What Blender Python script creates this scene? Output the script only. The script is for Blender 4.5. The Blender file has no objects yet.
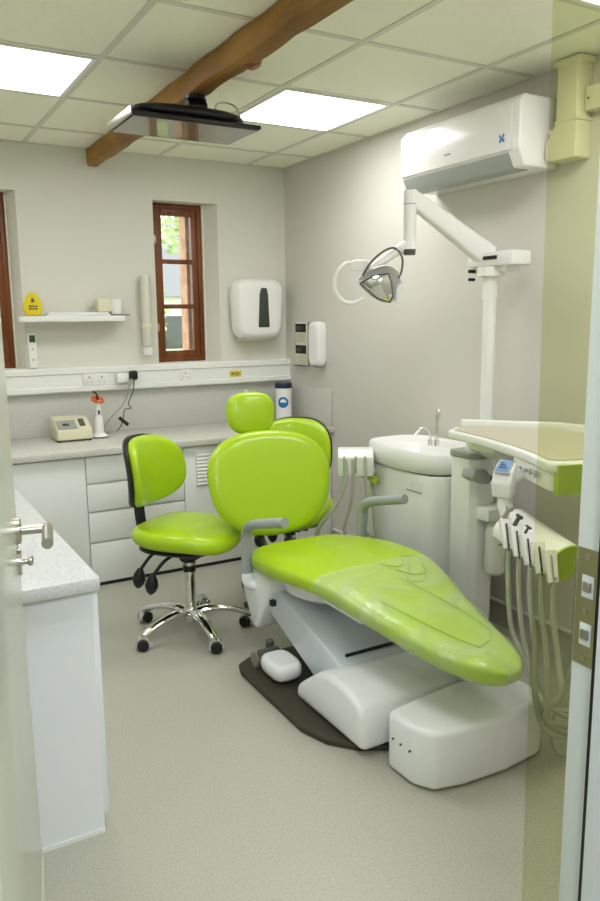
import bpy, bmesh, math, random
from mathutils import Vector, Matrix
random.seed(7)
PI = math.pi
C = bpy.context.scene.collection
sc = bpy.context.scene
H = 2.42

# ---------------------------------------------------------------- materials
def lin(c):
    c = c / 255.0
    return c / 12.92 if c <= 0.04045 else ((c + 0.055) / 1.055) ** 2.4
def rgb(r, g, b): return (lin(r), lin(g), lin(b), 1)
def mat(name, col, rough=0.5, metal=0.0, coat=0.0, spec=0.5, trans=0.0, ior=1.45, emit=None, es=0.0,
        noise=None, bump=None):
    m = bpy.data.materials.new(name); m.use_nodes = True
    nt = m.node_tree; p = nt.nodes['Principled BSDF']
    p.inputs['Base Color'].default_value = rgb(*col)
    p.inputs['Roughness'].default_value = rough
    p.inputs['Metallic'].default_value = metal
    p.inputs['Coat Weight'].default_value = coat
    p.inputs['Specular IOR Level'].default_value = spec
    p.inputs['Transmission Weight'].default_value = trans
    p.inputs['IOR'].default_value = ior
    if emit:
        p.inputs['Emission Color'].default_value = rgb(*emit); p.inputs['Emission Strength'].default_value = es
    tc = nt.nodes.new('ShaderNodeTexCoord')
    if noise:                       # (second colour, scale, contrast low, high)
        c2, scale, lo, hi = noise[:4]
        n = nt.nodes.new('ShaderNodeTexNoise'); n.inputs['Scale'].default_value = scale
        n.inputs['Detail'].default_value = 3
        mp = nt.nodes.new('ShaderNodeMapping')
        if len(noise) > 4: mp.inputs['Scale'].default_value = noise[4]
        nt.links.new(tc.outputs['Object'], mp.inputs[0]); nt.links.new(mp.outputs[0], n.inputs['Vector'])
        r = nt.nodes.new('ShaderNodeValToRGB')
        r.color_ramp.elements[0].position = lo; r.color_ramp.elements[0].color = rgb(*col)
        r.color_ramp.elements[1].position = hi; r.color_ramp.elements[1].color = rgb(*c2)
        nt.links.new(n.outputs['Fac'], r.inputs[0]); nt.links.new(r.outputs[0], p.inputs['Base Color'])
    if bump:                        # (scale, strength, distance)
        n = nt.nodes.new('ShaderNodeTexNoise'); n.inputs['Scale'].default_value = bump[0]
        n.inputs['Detail'].default_value = 4
        nt.links.new(tc.outputs['Object'], n.inputs['Vector'])
        b = nt.nodes.new('ShaderNodeBump'); b.inputs['Strength'].default_value = bump[1]
        b.inputs['Distance'].default_value = bump[2]
        nt.links.new(n.outputs['Fac'], b.inputs['Height']); nt.links.new(b.outputs[0], p.inputs['Normal'])
    return m

M = {}
M['wall'] = mat('wall_paint', (211, 208, 197), 0.75, bump=(60, 0.12, 0.004))
M['wallrough'] = mat('plaster_paint', (222, 221, 208), 0.75, bump=(7, 0.35, 0.012))
M['ceil'] = mat('ceiling_tile_board', (248, 248, 230), 0.9, noise=((243, 243, 224), 90, 0.4, 0.7))
M['tbar'] = mat('ceiling_grid_bar', (216, 216, 200), 0.5)
M['floor'] = mat('speckled_vinyl', (182, 181, 165), 0.38, noise=((168, 167, 151), 170, 0.42, 0.62), bump=(200, 0.03, 0.002))
M['skirt'] = mat('skirting_vinyl', (186, 183, 168), 0.45, noise=((172, 170, 155), 170, 0.42, 0.62))
M['white'] = mat('white_laminate', (238, 240, 234), 0.35)
M['coolwhite'] = mat('white_unit_laminate', (238, 241, 242), 0.4)
M['plastic'] = mat('white_plastic', (240, 240, 236), 0.28, coat=0.2)
M['cream'] = mat('cream_plastic', (224, 220, 188), 0.35)
M['chairwhite'] = mat('white_moulded_shell', (242, 244, 244), 0.25, coat=0.3)
M['metalpaint'] = mat('pale_painted_metal', (214, 220, 226), 0.3, metal=0.1)
M['green'] = mat('lime_vinyl', (170, 204, 18), 0.33, coat=0.25, spec=0.5, bump=(9, 0.05, 0.01))
M['limeplastic'] = mat('lime_plastic', (168, 192, 66), 0.35)
M['black'] = mat('black_plastic', (22, 22, 22), 0.35)
M['rubber'] = mat('dark_rubber', (60, 56, 42), 0.55)
M['grey'] = mat('grey_armrest', (158, 163, 163), 0.55)
M['dgrey'] = mat('dark_grey_plastic', (88, 88, 82), 0.4)
M['chrome'] = mat('chrome', (225, 225, 222), 0.08, metal=1)
M['steel'] = mat('brushed_steel', (190, 186, 176), 0.28, metal=1)
M['brass'] = mat('worn_nickel', (175, 170, 140), 0.35, metal=0.9)
M['wood'] = mat('window_hardwood', (132, 72, 22), 0.4, noise=((98, 48, 14), 14, 0.35, 0.7, (1, 1, 0.15)))
M['beam'] = mat('old_oak', (166, 122, 52), 0.6, noise=((112, 74, 28), 9, 0.35, 0.72, (1, 0.2, 1)), bump=(18, 0.5, 0.01))
M['worktop'] = mat('speckled_laminate', (214, 213, 204), 0.35, noise=((200, 199, 188), 150, 0.4, 0.62))
M['upstand'] = mat('upstand_laminate', (208, 208, 200), 0.4, noise=((196, 196, 186), 150, 0.4, 0.62))
M['coolworktop'] = mat('counter_laminate', (218, 220, 218), 0.25, noise=((202, 205, 203), 120, 0.4, 0.62))
M['lamp'] = mat('lamp_diffuser', (255, 255, 255), 0.5, emit=(252, 252, 255), es=13.2)
M['screen'] = mat('lcd_glass', (96, 84, 66), 0.2, coat=0.5)
M['tray'] = mat('tray_mat', (194, 188, 164), 0.45)
M['hose'] = mat('grey_tubing', (176, 180, 160), 0.4)
M['ghose'] = mat('olive_tubing', (120, 132, 66), 0.4)
M['yellow'] = mat('yellow_plastic', (228, 206, 30), 0.4)
M['orange'] = mat('orange_shield', (206, 92, 18), 0.25)
M['blue'] = mat('blue_print', (30, 120, 180), 0.4)
M['navy'] = mat('navy_cap', (22, 28, 62), 0.35)
M['lcd'] = mat('display_blue', (110, 140, 175), 0.15, emit=(110, 150, 190), es=0.25)
M['door'] = mat('door_gloss_paint', (200, 203, 186), 0.22)
M['kick'] = mat('kick_plate_paint', (204, 206, 184), 0.28)
M['jamb'] = mat('jamb_paint', (226, 232, 240), 0.35)
M['darkwin'] = mat('smoked_window', (52, 62, 52), 0.2, coat=0.4)
M['panelgrey'] = mat('panel_grey', (160, 164, 158), 0.4)
M['grass'] = mat('grass', (120, 150, 70), 0.9, noise=((160, 170, 100), 3, 0.4, 0.6))
M['leaf'] = mat('leaves', (150, 185, 110), 0.8, noise=((205, 218, 180), 5, 0.4, 0.6))
M['brick'] = mat('pale_render', (228, 226, 220), 0.9)
M['pinkbrick'] = mat('pink_brick', (216, 176, 150), 0.9, noise=((196, 150, 124), 12, 0.4, 0.6))
M['slate'] = mat('slate_roof', (120, 122, 124), 0.8)
M['bark'] = mat('bark', (110, 96, 76), 0.9)
M['amber'] = mat('white_cable', (214, 214, 206), 0.4)
M['pedalsilver'] = mat('pedal_hinge', (150, 140, 120), 0.4, metal=0.3)
M['label'] = mat('label_print', (70, 96, 60), 0.5)
M['ink'] = mat('dark_print', (60, 62, 60), 0.5)
M['inksoft'] = mat('grey_print', (150, 152, 146), 0.5)
M['bottle'] = mat('milky_bottle', (222, 224, 210), 0.3)

def glassmat(name, tint, fres=True, gl_rough=0.02, ior=1.45, mix=None):
    m = bpy.data.materials.new(name); m.use_nodes = True
    nt = m.node_tree; nt.nodes.remove(nt.nodes['Principled BSDF'])
    out = nt.nodes['Material Output']
    t = nt.nodes.new('ShaderNodeBsdfTransparent'); t.inputs[0].default_value = tint
    g = nt.nodes.new('ShaderNodeBsdfGlossy'); g.inputs['Roughness'].default_value = gl_rough
    mx = nt.nodes.new('ShaderNodeMixShader')
    if mix is None:
        f = nt.nodes.new('ShaderNodeFresnel'); f.inputs[0].default_value = ior
        nt.links.new(f.outputs[0], mx.inputs[0])
    else: mx.inputs[0].default_value = mix
    nt.links.new(t.outputs[0], mx.inputs[1]); nt.links.new(g.outputs[0], mx.inputs[2])
    nt.links.new(mx.outputs[0], out.inputs[0])
    return m
M['glass'] = glassmat('window_glass', (0.96, 0.97, 0.96, 1), mix=0.04)
M['pane'] = glassmat('tinted_glass', (0.91, 0.925, 0.79, 1), mix=0.02)
# clear vinyl cover: see-through film with a milky sheen and wrinkles
def vinylfilm():
    m = bpy.data.materials.new('clear_vinyl_film'); m.use_nodes = True
    nt = m.node_tree; p = nt.nodes['Principled BSDF']; out = nt.nodes['Material Output']
    p.inputs['Base Color'].default_value = rgb(225, 232, 200); p.inputs['Roughness'].default_value = 0.12
    tc = nt.nodes.new('ShaderNodeTexCoord'); n = nt.nodes.new('ShaderNodeTexNoise'); n.inputs['Scale'].default_value = 5
    n.inputs['Detail'].default_value = 2; n.inputs['Distortion'].default_value = 1.2
    b = nt.nodes.new('ShaderNodeBump'); b.inputs['Strength'].default_value = 0.7; b.inputs['Distance'].default_value = 0.04
    nt.links.new(tc.outputs['Object'], n.inputs['Vector']); nt.links.new(n.outputs['Fac'], b.inputs['Height'])
    nt.links.new(b.outputs[0], p.inputs['Normal'])
    t = nt.nodes.new('ShaderNodeBsdfTransparent'); t.inputs[0].default_value = (0.97, 0.98, 0.95, 1)
    mx = nt.nodes.new('ShaderNodeMixShader')
    r = nt.nodes.new('ShaderNodeMapRange'); r.inputs[1].default_value = 0.3; r.inputs[2].default_value = 0.7
    r.inputs[3].default_value = 0.12; r.inputs[4].default_value = 0.40
    nt.links.new(n.outputs['Fac'], r.inputs[0]); nt.links.new(r.outputs[0], mx.inputs[0])
    nt.links.new(t.outputs[0], mx.inputs[1]); nt.links.new(p.outputs[0], mx.inputs[2]); nt.links.new(mx.outputs[0], out.inputs[0])
    return m
M['film'] = vinylfilm()

# ---------------------------------------------------------------- mesh helpers
def box(bm, x0, x1, y0, y1, z0, z1, bev=0.0, seg=2):
    vs = [bm.verts.new((x, y, z)) for x in (x0, x1) for y in (y0, y1) for z in (z0, z1)]
    q = [(0, 1, 3, 2), (4, 6, 7, 5), (0, 4, 5, 1), (2, 3, 7, 6), (0, 2, 6, 4), (1, 5, 7, 3)]
    fs = [bm.faces.new([vs[i] for i in f]) for f in q]
    if bev > 0:
        es = set(e for f in fs for e in f.edges)
        bmesh.ops.bevel(bm, geom=list(es), offset=bev, segments=seg, profile=0.5, affect='EDGES')
    return bm
def B(*a, **k): return box(bmesh.new(), *a, **k)
def frame_axes(d):
    d = Vector(d).normalized(); a = Vector((0, 0, 1)) if abs(d.z) < 0.9 else Vector((1, 0, 0))
    u = d.cross(a).normalized(); v = d.cross(u).normalized(); return u, v
def loft(bm, rings, cap0=True, cap1=True, closed=True):
    R = [[bm.verts.new(p) for p in r] for r in rings]
    n = len(R[0])
    for a, b in zip(R, R[1:]):
        for i in range(n if closed else n - 1):
            j = (i + 1) % n
            bm.faces.new((a[i], a[j], b[j], b[i]))
    if closed and cap0: bm.faces.new(R[0][::-1])
    if closed and cap1: bm.faces.new(R[-1])
    return bm
def cyl(bm, p0, p1, r0, r1=None, seg=24):
    r1 = r0 if r1 is None else r1
    p0, p1 = Vector(p0), Vector(p1); u, v = frame_axes(p1 - p0)
    ring = lambda p, r: [p + (u * math.cos(2*PI*i/seg) + v * math.sin(2*PI*i/seg)) * r for i in range(seg)]
    return loft(bm, [ring(p0, r0), ring(p1, r1)])
def smooth_pts(pts, n=8):
    P = [Vector(p) for p in pts]; out = []
    for i in range(len(P) - 1):
        p0 = P[max(i-1, 0)]; p1 = P[i]; p2 = P[i+1]; p3 = P[min(i+2, len(P)-1)]
        for k in range(n):
            t = k / n
            out.append(0.5 * ((2*p1) + (-p0+p2)*t + (2*p0-5*p1+4*p2-p3)*t*t + (-p0+3*p1-3*p2+p3)*t**3))
    out.append(P[-1]); return out
def tube(bm, pts, r, seg=12, smooth=True, n=8, rs=None, flat=1.0, up=None):
    P = smooth_pts(pts, n) if smooth else [Vector(p) for p in pts]
    rings = []; pu = None
    for i, p in enumerate(P):
        d = (P[min(i+1, len(P)-1)] - P[max(i-1, 0)]).normalized()
        if up is not None:
            u = d.cross(Vector(up)).normalized()
        elif pu is None: u = frame_axes(d)[0]
        else: u = (pu - d * pu.dot(d)).normalized()
        pu = u; v = d.cross(u)
        rr = r if rs is None else rs[0] + (rs[1]-rs[0]) * i / (len(P)-1)
        rings.append([p + (u*math.cos(2*PI*k/seg) + v*math.sin(2*PI*k/seg)*flat) * rr for k in range(seg)])
    return loft(bm, rings)
def lathe(bm, prof, c=(0, 0, 0), axis=(0, 0, 1), seg=32):
    c = Vector(c); ax = Vector(axis).normalized(); u, v = frame_axes(ax)
    return loft(bm, [[c + ax*z + (u*math.cos(2*PI*i/seg) + v*math.sin(2*PI*i/seg))*max(r, 1e-4) for i in range(seg)] for r, z in prof])
def prism(bm, poly, a0, a1, axis='x', bev=0.0, seg=3):
    def P(a, u, v): return {'x': (a, u, v), 'y': (u, a, v), 'z': (u, v, a)}[axis]
    A = [bm.verts.new(P(a0, u, v)) for u, v in poly]; Bv = [bm.verts.new(P(a1, u, v)) for u, v in poly]
    n = len(poly); fs = []
    fs.append(bm.faces.new(A)); fs.append(bm.faces.new(Bv[::-1]))
    for i in range(n):
        j = (i+1) % n; fs.append(bm.faces.new((A[j], A[i], Bv[i], Bv[j])))
    bmesh.ops.recalc_face_normals(bm, faces=fs)
    if bev > 0:
        bmesh.ops.bevel(bm, geom=list(set(e for f in fs for e in f.edges)), offset=bev, segments=seg, profile=0.5, affect='EDGES')
    return bm
def superell(a, b, n, k=48, squash=0.0):
    out = []
    for i in range(k):
        t = 2*PI*i/k; ct, st = math.cos(t), math.sin(t)
        x = a*math.copysign(abs(ct)**(2/n), ct); y = b*math.copysign(abs(st)**(2/n), st)
        out.append((x*(1+squash*y/b), y))
    return out
def pillow(bm, outline, th, mapf, edge=0.9, bulge=0.0, rows=6):
    """closed cushion: outline in (u,v), thickness th along w, rounded rim; mapf(u,v,w)->point"""
    rings = []
    prof = []
    for i in range(rows + 1):                     # front face from centre to rim
        s = i / rows * edge
        prof.append((max(s, 0.02), th/2 + bulge*(1 - (s/edge)**2)))
    for i in range(1, 8):                         # rounded rim
        a = PI/2 - PI*i/8
        prof.append((edge + (1-edge)*math.cos(a), th/2*math.sin(a)))
    for i in range(rows + 1):
        s = (1 - i/rows) * edge
        prof.append((max(s, 0.02), -th/2))
    for s, w in prof: rings.append([mapf(u*s, v*s, w) for u, v in outline])
    return loft(bm, rings)
def xform(bm, m):
    bmesh.ops.transform(bm, matrix=m, verts=bm.verts); return bm

class Thing: pass
def thing(name, label, cat, loc=(0, 0, 0), rotz=0.0, group=None):
    o = bpy.data.objects.new(name, None); C.objects.link(o)
    o.location = loc; o.rotation_euler = (0, 0, rotz); o.empty_display_size = 0.05
    o['label'] = label; o['category'] = cat
    if group: o['group'] = group
    return o
def root_of(o):
    while o.parent: o = o.parent
    return o
def obj(name, bm, m, parent=None, smooth=40, label=None, world=True, origin=None):
    """world=True: mesh coordinates are world coordinates and are moved into the parent's frame"""
    bmesh.ops.recalc_face_normals(bm, faces=bm.faces)
    if parent is not None and world:
        r = root_of(parent); mw = Matrix.Translation(r.location) @ Matrix.Rotation(r.rotation_euler.z, 4, 'Z')
        bmesh.ops.transform(bm, matrix=mw.inverted(), verts=bm.verts)
    me = bpy.data.meshes.new(name)
    if origin is not None: bmesh.ops.translate(bm, vec=-Vector(origin), verts=bm.verts)
    bm.to_mesh(me); bm.free()
    me.materials.append(M[m] if isinstance(m, str) else m)
    if smooth:
        for p in me.polygons: p.use_smooth = True
        me.set_sharp_from_angle(angle=math.radians(smooth))
    o = bpy.data.objects.new(name, me); C.objects.link(o)
    if origin is not None: o.location = origin
    if parent is not None: o.parent = parent
    if label: o['label'] = label
    return o
def tag(o, label, cat, group=None):
    o['label'] = label; o['category'] = cat
    if group: o['group'] = group
    return o
def struct(name, bm, m, parent=None, smooth=40):
    o = obj(name, bm, m, parent, smooth)
    if parent is None: o['kind'] = 'structure'
    return o
def dup(root, loc, rotz, label, group=None):
    r = root.copy(); C.objects.link(r); r.location = loc; r.rotation_euler = (0, 0, rotz); r['label'] = label
    if group: r['group'] = group
    for ch in list(root.children):
        c = ch.copy(); C.objects.link(c); c.parent = r
        for g in ch.children:
            d = g.copy(); C.objects.link(d); d.parent = c
    return r
def text(name, body, size, mtx, m, parent, extrude=0.0006):
    cu = bpy.data.curves.new(name, 'FONT'); cu.body = body; cu.size = size; cu.extrude = extrude
    cu.align_x = 'CENTER'; cu.align_y = 'CENTER'
    tmp = bpy.data.objects.new(name + '_curve', cu); C.objects.link(tmp)
    dg = bpy.context.evaluated_depsgraph_get(); dg.update()
    me = bpy.data.meshes.new_from_object(tmp.evaluated_get(dg))
    bpy.data.objects.remove(tmp); bpy.data.curves.remove(cu)
    bm = bmesh.new(); bm.from_mesh(me); bpy.data.meshes.remove(me)
    xform(bm, mtx)
    return obj(name, bm, m, parent, smooth=0)
# text orientation matrices: facing -Y, facing -X, facing given direction
def face_my(x, y, z): return Matrix.Translation((x, y, z)) @ Matrix.Rotation(PI/2, 4, 'X')
def face_mx(x, y, z): return Matrix.Translation((x, y, z)) @ Matrix.Rotation(-PI/2, 4, 'Z') @ Matrix.Rotation(PI/2, 4, 'X')

# ---------------------------------------------------------------- room shell
XL, YD = -2.66, -3.83           # left wall, door wall (room face)
def wall_with_holes(x0, x1, z0, z1, y0, y1, holes):
    bm = bmesh.new(); xs = sorted(set([x0, x1] + [h[0] for h in holes] + [h[1] for h in holes]))
    zs = sorted(set([z0, z1] + [h[2] for h in holes] + [h[3] for h in holes]))
    for a, b in zip(xs, xs[1:]):
        for c, d in zip(zs, zs[1:]):
            mx, mz = (a+b)/2, (c+d)/2
            if any(h[0] < mx < h[1] and h[2] < mz < h[3] for h in holes): continue
            box(bm, a, b, y0, y1, c, d)
    bmesh.ops.remove_doubles(bm, verts=bm.verts, dist=1e-5)
    # drop the inner doubled faces
    kill = [f for f in bm.faces if sum(1 for g in bm.faces if g is not f and (g.calc_center_median()-f.calc_center_median()).length < 1e-5)]
    bmesh.ops.delete(bm, geom=kill, context='FACES_ONLY')
    return bm
WR = (-0.915, -0.49, 1.175, 2.165)     # window recess right: x0,x1,z0,z1
WL = (-2.15, -1.71, 1.175, 2.165)
struct('wall_back', wall_with_holes(XL, 0.12, 0, 2.75, 0.0, 0.32, [WR, WL]), 'wallrough')
struct('wall_right', B(0, 0.12, -3.83, 0.0, 0, 2.75), 'wall')
struct('wall_left', B(XL-0.12, XL, -7.0, 0.32, 0, 2.75), 'wall')
DX0, DX1, DH = -2.50, -1.545, 2.09     # doorway
struct('wall_door', wall_with_holes(XL, 0.12, 0, 2.75, -3.97, YD, [(DX0, DX1, 0, DH)]), 'wall')
struct('wall_corridor', B(XL-0.12, 0.5, -7.12, -7.0, 0, 2.75), 'wall')
struct('wall_corridor_side', B(0.0, 0.12, -7.0, -3.97, 0, 2.75), 'wall')
struct('floor', B(XL-0.12, 0.5, -7.12, 0.32, -0.1, 0), 'floor')

# suspended ceiling: grid bars + tiles, lamps sit in the grid
GX = [-2.64, -2.24, -1.645, -1.05, -0.865, -0.275, 0.0]
GX = [XL, -2.24, -1.645, -0.865, -0.275, 0.0]
GY = [0.0, -0.385, -0.985, -1.58, -2.18, -2.785, -3.385, YD]
LAMPS = [(-0.865, -0.275, -1.58, -0.985), (-2.24, -1.645, -1.58, -0.985),
         (-0.865, -0.275, -3.385, -2.785), (-2.24, -1.645, -3.385, -2.785)]  # last panel is out of view, added to brighten the room
bm = bmesh.new()
for xa, xb in zip(GX, GX[1:]):
    for yb, ya in zip(GY, GY[1:]):
        if any(abs(xa-l[0]) < .01 and abs(ya-l[2]) < .01 for l in LAMPS): continue
        box(bm, xa+0.002, xb-0.002, ya+0.002, yb-0.002, H+0.003, H+0.02)
box(bm, XL, 0.0, -7.0, YD-0.14, H+0.003, H+0.02)
struct('ceiling', bm, 'ceil', smooth=0)
bm = bmesh.new()
for x in GX: box(bm, max(x-0.012, XL), min(x+0.012, 0), YD, 0, H-0.001, H+0.03)
for y in GY: box(bm, XL, 0, max(y-0.012, YD), min(y+0.012, 0), H-0.0015, H+0.03)
struct('trim_1', bm, 'tbar', smooth=0)
struct('ceiling_void', B(XL-0.12, 0.5, -7.12, 0.32, 2.75, 2.80), 'ceil')
lab = ['bright square ceiling light panel between the wooden beam and the air conditioner',
       'bright square ceiling light panel at the left edge, left of the wooden beam',
       'square ceiling light panel cut off by the top right corner of the photo',
       'added unseen square ceiling light panel nearest the door on the left side']
for l, t in zip(LAMPS, lab):
    cx, cy = (l[0]+l[1])/2, (l[2]+l[3])/2
    o = thing('ceiling_light', t, 'light', (cx, cy, H-0.012), 0, 'ceiling light panels')
    bm = bmesh.new()
    x0, x1, y0, y1 = l; f = 0.018
    box(bm, x0+.013, x1-.013, y0+.013, y0+.013+f, H-.004, H+.015); box(bm, x0+.013, x1-.013, y1-.013-f, y1-.013, H-.004, H+.015)
    box(bm, x0+.013, x0+.013+f, y0+.013+f, y1-.013-f, H-.004, H+.015); box(bm, x1-.013-f, x1-.013, y0+.013+f, y1-.013-f, H-.004, H+.015)
    obj('frame', bm, 'plastic', o)
    obj('diffuser', B(x0+.013+f, x1-.013-f, y0+.013+f, y1-.013-f, H-.001, H+.012), 'lamp', o)

# coved skirting, corridor excluded
struct('baseboard_right', prism(bmesh.new(), [(0, 0), (-0.03, 0), (-0.012, 0.02), (-0.008, 0.1), (0, 0.1)], -3.83, -0.6, 'y'), 'skirt')
struct('trim_2', B(-0.014, 0, -3.83, -0.6, 0.1, 0.112, bev=.002), 'white')

# right window and left window (hardwood casements, 3 panes each)
def window(n, x0, x1, z0, z1, y=0.13):
    root = struct('window_%d' % n, window_frame(x0, x1, z0, z1, y, 0.042), 'wood')
    sx0, sx1, sz0, sz1 = x0+.02, x1-.02, z0+.02, z1-.02
    bm = bmesh.new(); w = 0.048
    box(bm, sx0, sx0+w, y-.012, y+.03, sz0, sz1, .004); box(bm, sx1-w, sx1, y-.012, y+.03, sz0, sz1, .004)
    box(bm, sx0+w, sx1-w, y-.012, y+.03, sz0, sz0+.05, .004); box(bm, sx0+w, sx1-w, y-.012, y+.03, sz1-.05, sz1, .004)
    ph = (sz1-sz0-.10)/3
    for k in (1, 2):
        zc = sz0+.05+ph*k; box(bm, sx0+w, sx1-w, y-.008, y+.028, zc-.014, zc+.014, .003)
    obj('sash', bm, 'wood', root, world=False)
    obj('glass', B(sx0+w, sx1-w, y+.006, y+.010, sz0+.05, sz1-.05), 'glass', root, world=False)
    for zz in (sz0+.2, sz1-.2):
        obj('hinge', B(sx0-.012, sx0+.008, y-.022, y-.012, zz-.025, zz+.025, bev=.002), 'brass', root, world=False)
    return root
def window_frame(x0, x1, z0, z1, y, w):
    bm = bmesh.new(); f = .028
    box(bm, x0, x0+f, y-.02, y+.05, z0, z1, .003); box(bm, x1-f, x1, y-.02, y+.05, z0, z1, .003)
    box(bm, x0+f, x1-f, y-.02, y+.05, z1-f, z1, .003); box(bm, x0+f, x1-f, y-.02, y+.05, z0, z0+f, .003)
    return bm
w1 = window(1, -0.89, -0.555, 1.176, 2.163)
w2 = window(2, -2.12, -1.755, 1.176, 2.163)
# plaster reveals around the casements
for i, (W, fx0, fx1) in enumerate(((WR, -0.89, -0.555), (WL, -2.12, -1.755))):
    bm = bmesh.new()
    box(bm, W[0]-.002, fx0, .10, .19, W[2], W[3]); box(bm, fx1, W[1]+.002, .10, .19, W[2], W[3])
    # splayed white jamb on the right of the casement
    prism(bm, [(fx1, .12), (W[1]+.002, .0005), (W[1]+.002, .12)], W[2], W[3], 'z')
    struct('trim_%d' % (3+i), bm, 'wallrough', smooth=0)
    bm = bmesh.new(); box(bm, fx1-.075, fx1+.002, .20, .32, W[2], W[3])
    struct('trim_%d' % (5+i), bm, 'pinkbrick')

# ---------------------------------------------------------------- oak beam
def rough_beam():
    bm = bmesh.new(); rings = []
    for i in range(40):
        y = -0.001 - i*(3.829/39)
        t = i/39
        w = .004*math.sin(i*1.7)+.003*math.sin(i*.6)
        x0 = -1.30 - .02*t + w; x1 = -1.245 + .07*min(1, t*1.2)*0.3 + w*.5 + .004*math.sin(i*2.3)
        x1 = -1.235 + .004*math.sin(i*2.3)
        zb = 2.325 + .003*math.sin(i*1.1)
        rings.append([(x0, y, H-.002), (x0, y, zb+.008), (x0+.01, y, zb), (x1-.01, y, zb), (x1, y, zb+.01), (x1, y, H-.002)])
    return loft(bm, rings)
bo = obj('ceiling_beam', rough_beam(), 'beam'); tag(bo, 'old dark oak beam running under the ceiling tiles towards the back wall', 'beam')
bm = bmesh.new(); lathe(bm, [(.0, -.012), (.028, -.01), (.034, 0), (.03, .01), (.02, .02)], (-1.245, -2.05, 2.335), (0.35, -.2, -1), 16)
obj('knot', bm, 'wood', bo, label='dark protruding knot')

# ---------------------------------------------------------------- ceiling screen
def monitor():
    o = thing('ceiling_monitor', 'flat screen hung face down below the wooden beam over the dental chair', 'monitor', (-1.33, -1.6, 2.17))
    x0, x1, y0, y1, z = -1.60, -1.07, -1.765, -1.46, 2.197
    obj('housing', B(x0, x1, y0, y1, z-.010, z+.006, bev=.005), 'black', o)
    obj('screen', B(x0+.012, x1-.012, y0+.014, y1-.012, z-.013, z-.0095), 'screen', o)
    obj('bezel', B(x0-.004, x0+.0, y0, y1, z-.013, z+.018, bev=.001), 'steel', o, label='silver left edge')
    bm = bmesh.new()
    pillow(bm, superell(.24, .12, 3), .05, lambda u, v, w: Vector((-1.325+u, -1.6+v, z+.04+w)), edge=.7)
    obj('rear_housing', bm, 'black', o)
    bm = bmesh.new(); cyl(bm, (-1.28, -1.6, z+.05), (-1.28, -1.6, 2.325), .016)
    cyl(bm, (-1.28, -1.6, 2.31), (-1.28, -1.6, 2.325), .045); cyl(bm, (-1.32, -1.6, z+.085), (-1.24, -1.6, z+.085), .028)
    obj('ceiling_bracket', bm, 'black', o)
    bm = bmesh.new(); tube(bm, [(-1.2, -1.62, z+.06), (-1.19, -1.6, z+.105), (-1.15, -1.6, z+.12), (-1.11, -1.62, z+.1), (-1.10, -1.64, z+.05)], .004, 8)
    obj('cable', bm, 'amber', o)
monitor()

# ---------------------------------------------------------------- back wall cabinets
def handleless_front(bm, x0, x1, z0, z1, y):
    box(bm, x0+.002, x1-.002, y, y+.018, z0, z1, .002)
YF = -0.585
def cabinet(label, x0, x1, fronts, vent=False, name='base_cabinet'):
    o = thing(name, label, 'cabinet', ((x0+x1)/2, -0.3, 0), 0, 'white base cabinets along the back wall')
    obj('body', B(x0+.001, x1-.001, YF+.018, -.002, .018, .732), 'white', o)
    obj('plinth', B(x0+.001, x1-.001, YF+.012, -.02, .0, .018), 'black', o, label='thin black line at the floor')
    for kind, a, b, z0, z1 in fronts:
        bm = bmesh.new(); handleless_front(bm, a, b, z0, z1, YF)
        f = obj(kind, bm, 'white', o)
        if vent:
            vb = bmesh.new(); vx0, vx1, vz0, vz1 = -.928, -.84, .492, .70
            box(vb, vx0, vx1, YF-.006, YF, vz0, vz1, .002)
            obj('vent_grille', vb, 'plastic', f)
            for k in range(9):
                zz = vz0+.02+k*(vz1-vz0-.04)/8
                vb = bmesh.new(); prism(vb, [(YF-.006, zz-.009), (YF-.012, zz-.007), (YF-.006, zz+.003)], vx0+.008, vx1-.008, 'x')
                if k == 0: allb = vb
                else:
                    me_ = bpy.data.meshes.new('t'); vb.to_mesh(me_); vb.free(); allb.from_mesh(me_); bpy.data.meshes.remove(me_)
            obj('vent_slats', allb, 'plastic', f)
            vent = False
cabinet('white base cabinet with one plain door, left of the stack of drawers', -2.045, -1.555, [('door', -2.045, -1.555, .022, .725)])
cabinet('white cabinet with a stack of four drawers behind the green stool', -1.555, -1.0,
        [('drawer', -1.555, -1.0, a, b) for a, b in ((.022, .243), (.255, .414), (.426, .572), (.584, .725))])
cabinet('white base cabinet with a small louvred vent behind the dental chair back', -1.0, -.5, [('door', -1.0, -.5, .022, .725)], vent=True)
cabinet('white base cabinet in the right corner behind the second green stool', -.5, -.0, [('door', -.5, -.003, .022, .725)])
wt = obj('worktop', B(XL, 0, -.615, -.0, .733, .77, bev=.006), 'worktop'); tag(wt, 'long speckled grey worktop running along the back wall', 'worktop')
up = obj('splashback', B(XL+.001, -.001, -.014, -.0005, .771, 1.024, bev=.001), 'upstand'); tag(up, 'speckled grey upstand panel behind the back worktop below the trunking', 'splashback')
sp = obj('splashback', B(-.014, -.0005, -.60, -.016, .771, 1.0, bev=.001), 'upstand'); tag(sp, 'short grey speckled upstand panel on the right wall at the corner', 'splashback')
t = thing('cable_trunking', 'white dado trunking with sockets running along the back wall below the windows', 'trunking', (-1.3, -.03, 1.048))
bm = bmesh.new()
prism(bm, [(-.0005, 1.026), (-.052, 1.026), (-.06, 1.034), (-.06, 1.058), (-.05, 1.064), (-.05, 1.132), (-.06, 1.138), (-.06, 1.164), (-.052, 1.172), (-.0005, 1.172)], XL+.001, -.001, 'x')
obj('channel', bm, 'white', t)
for x in (-2.0, -.62): obj('joint_cover', B(x-.006, x+.006, -.0515, -.0495, 1.066, 1.130), 'plastic', t)
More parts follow.
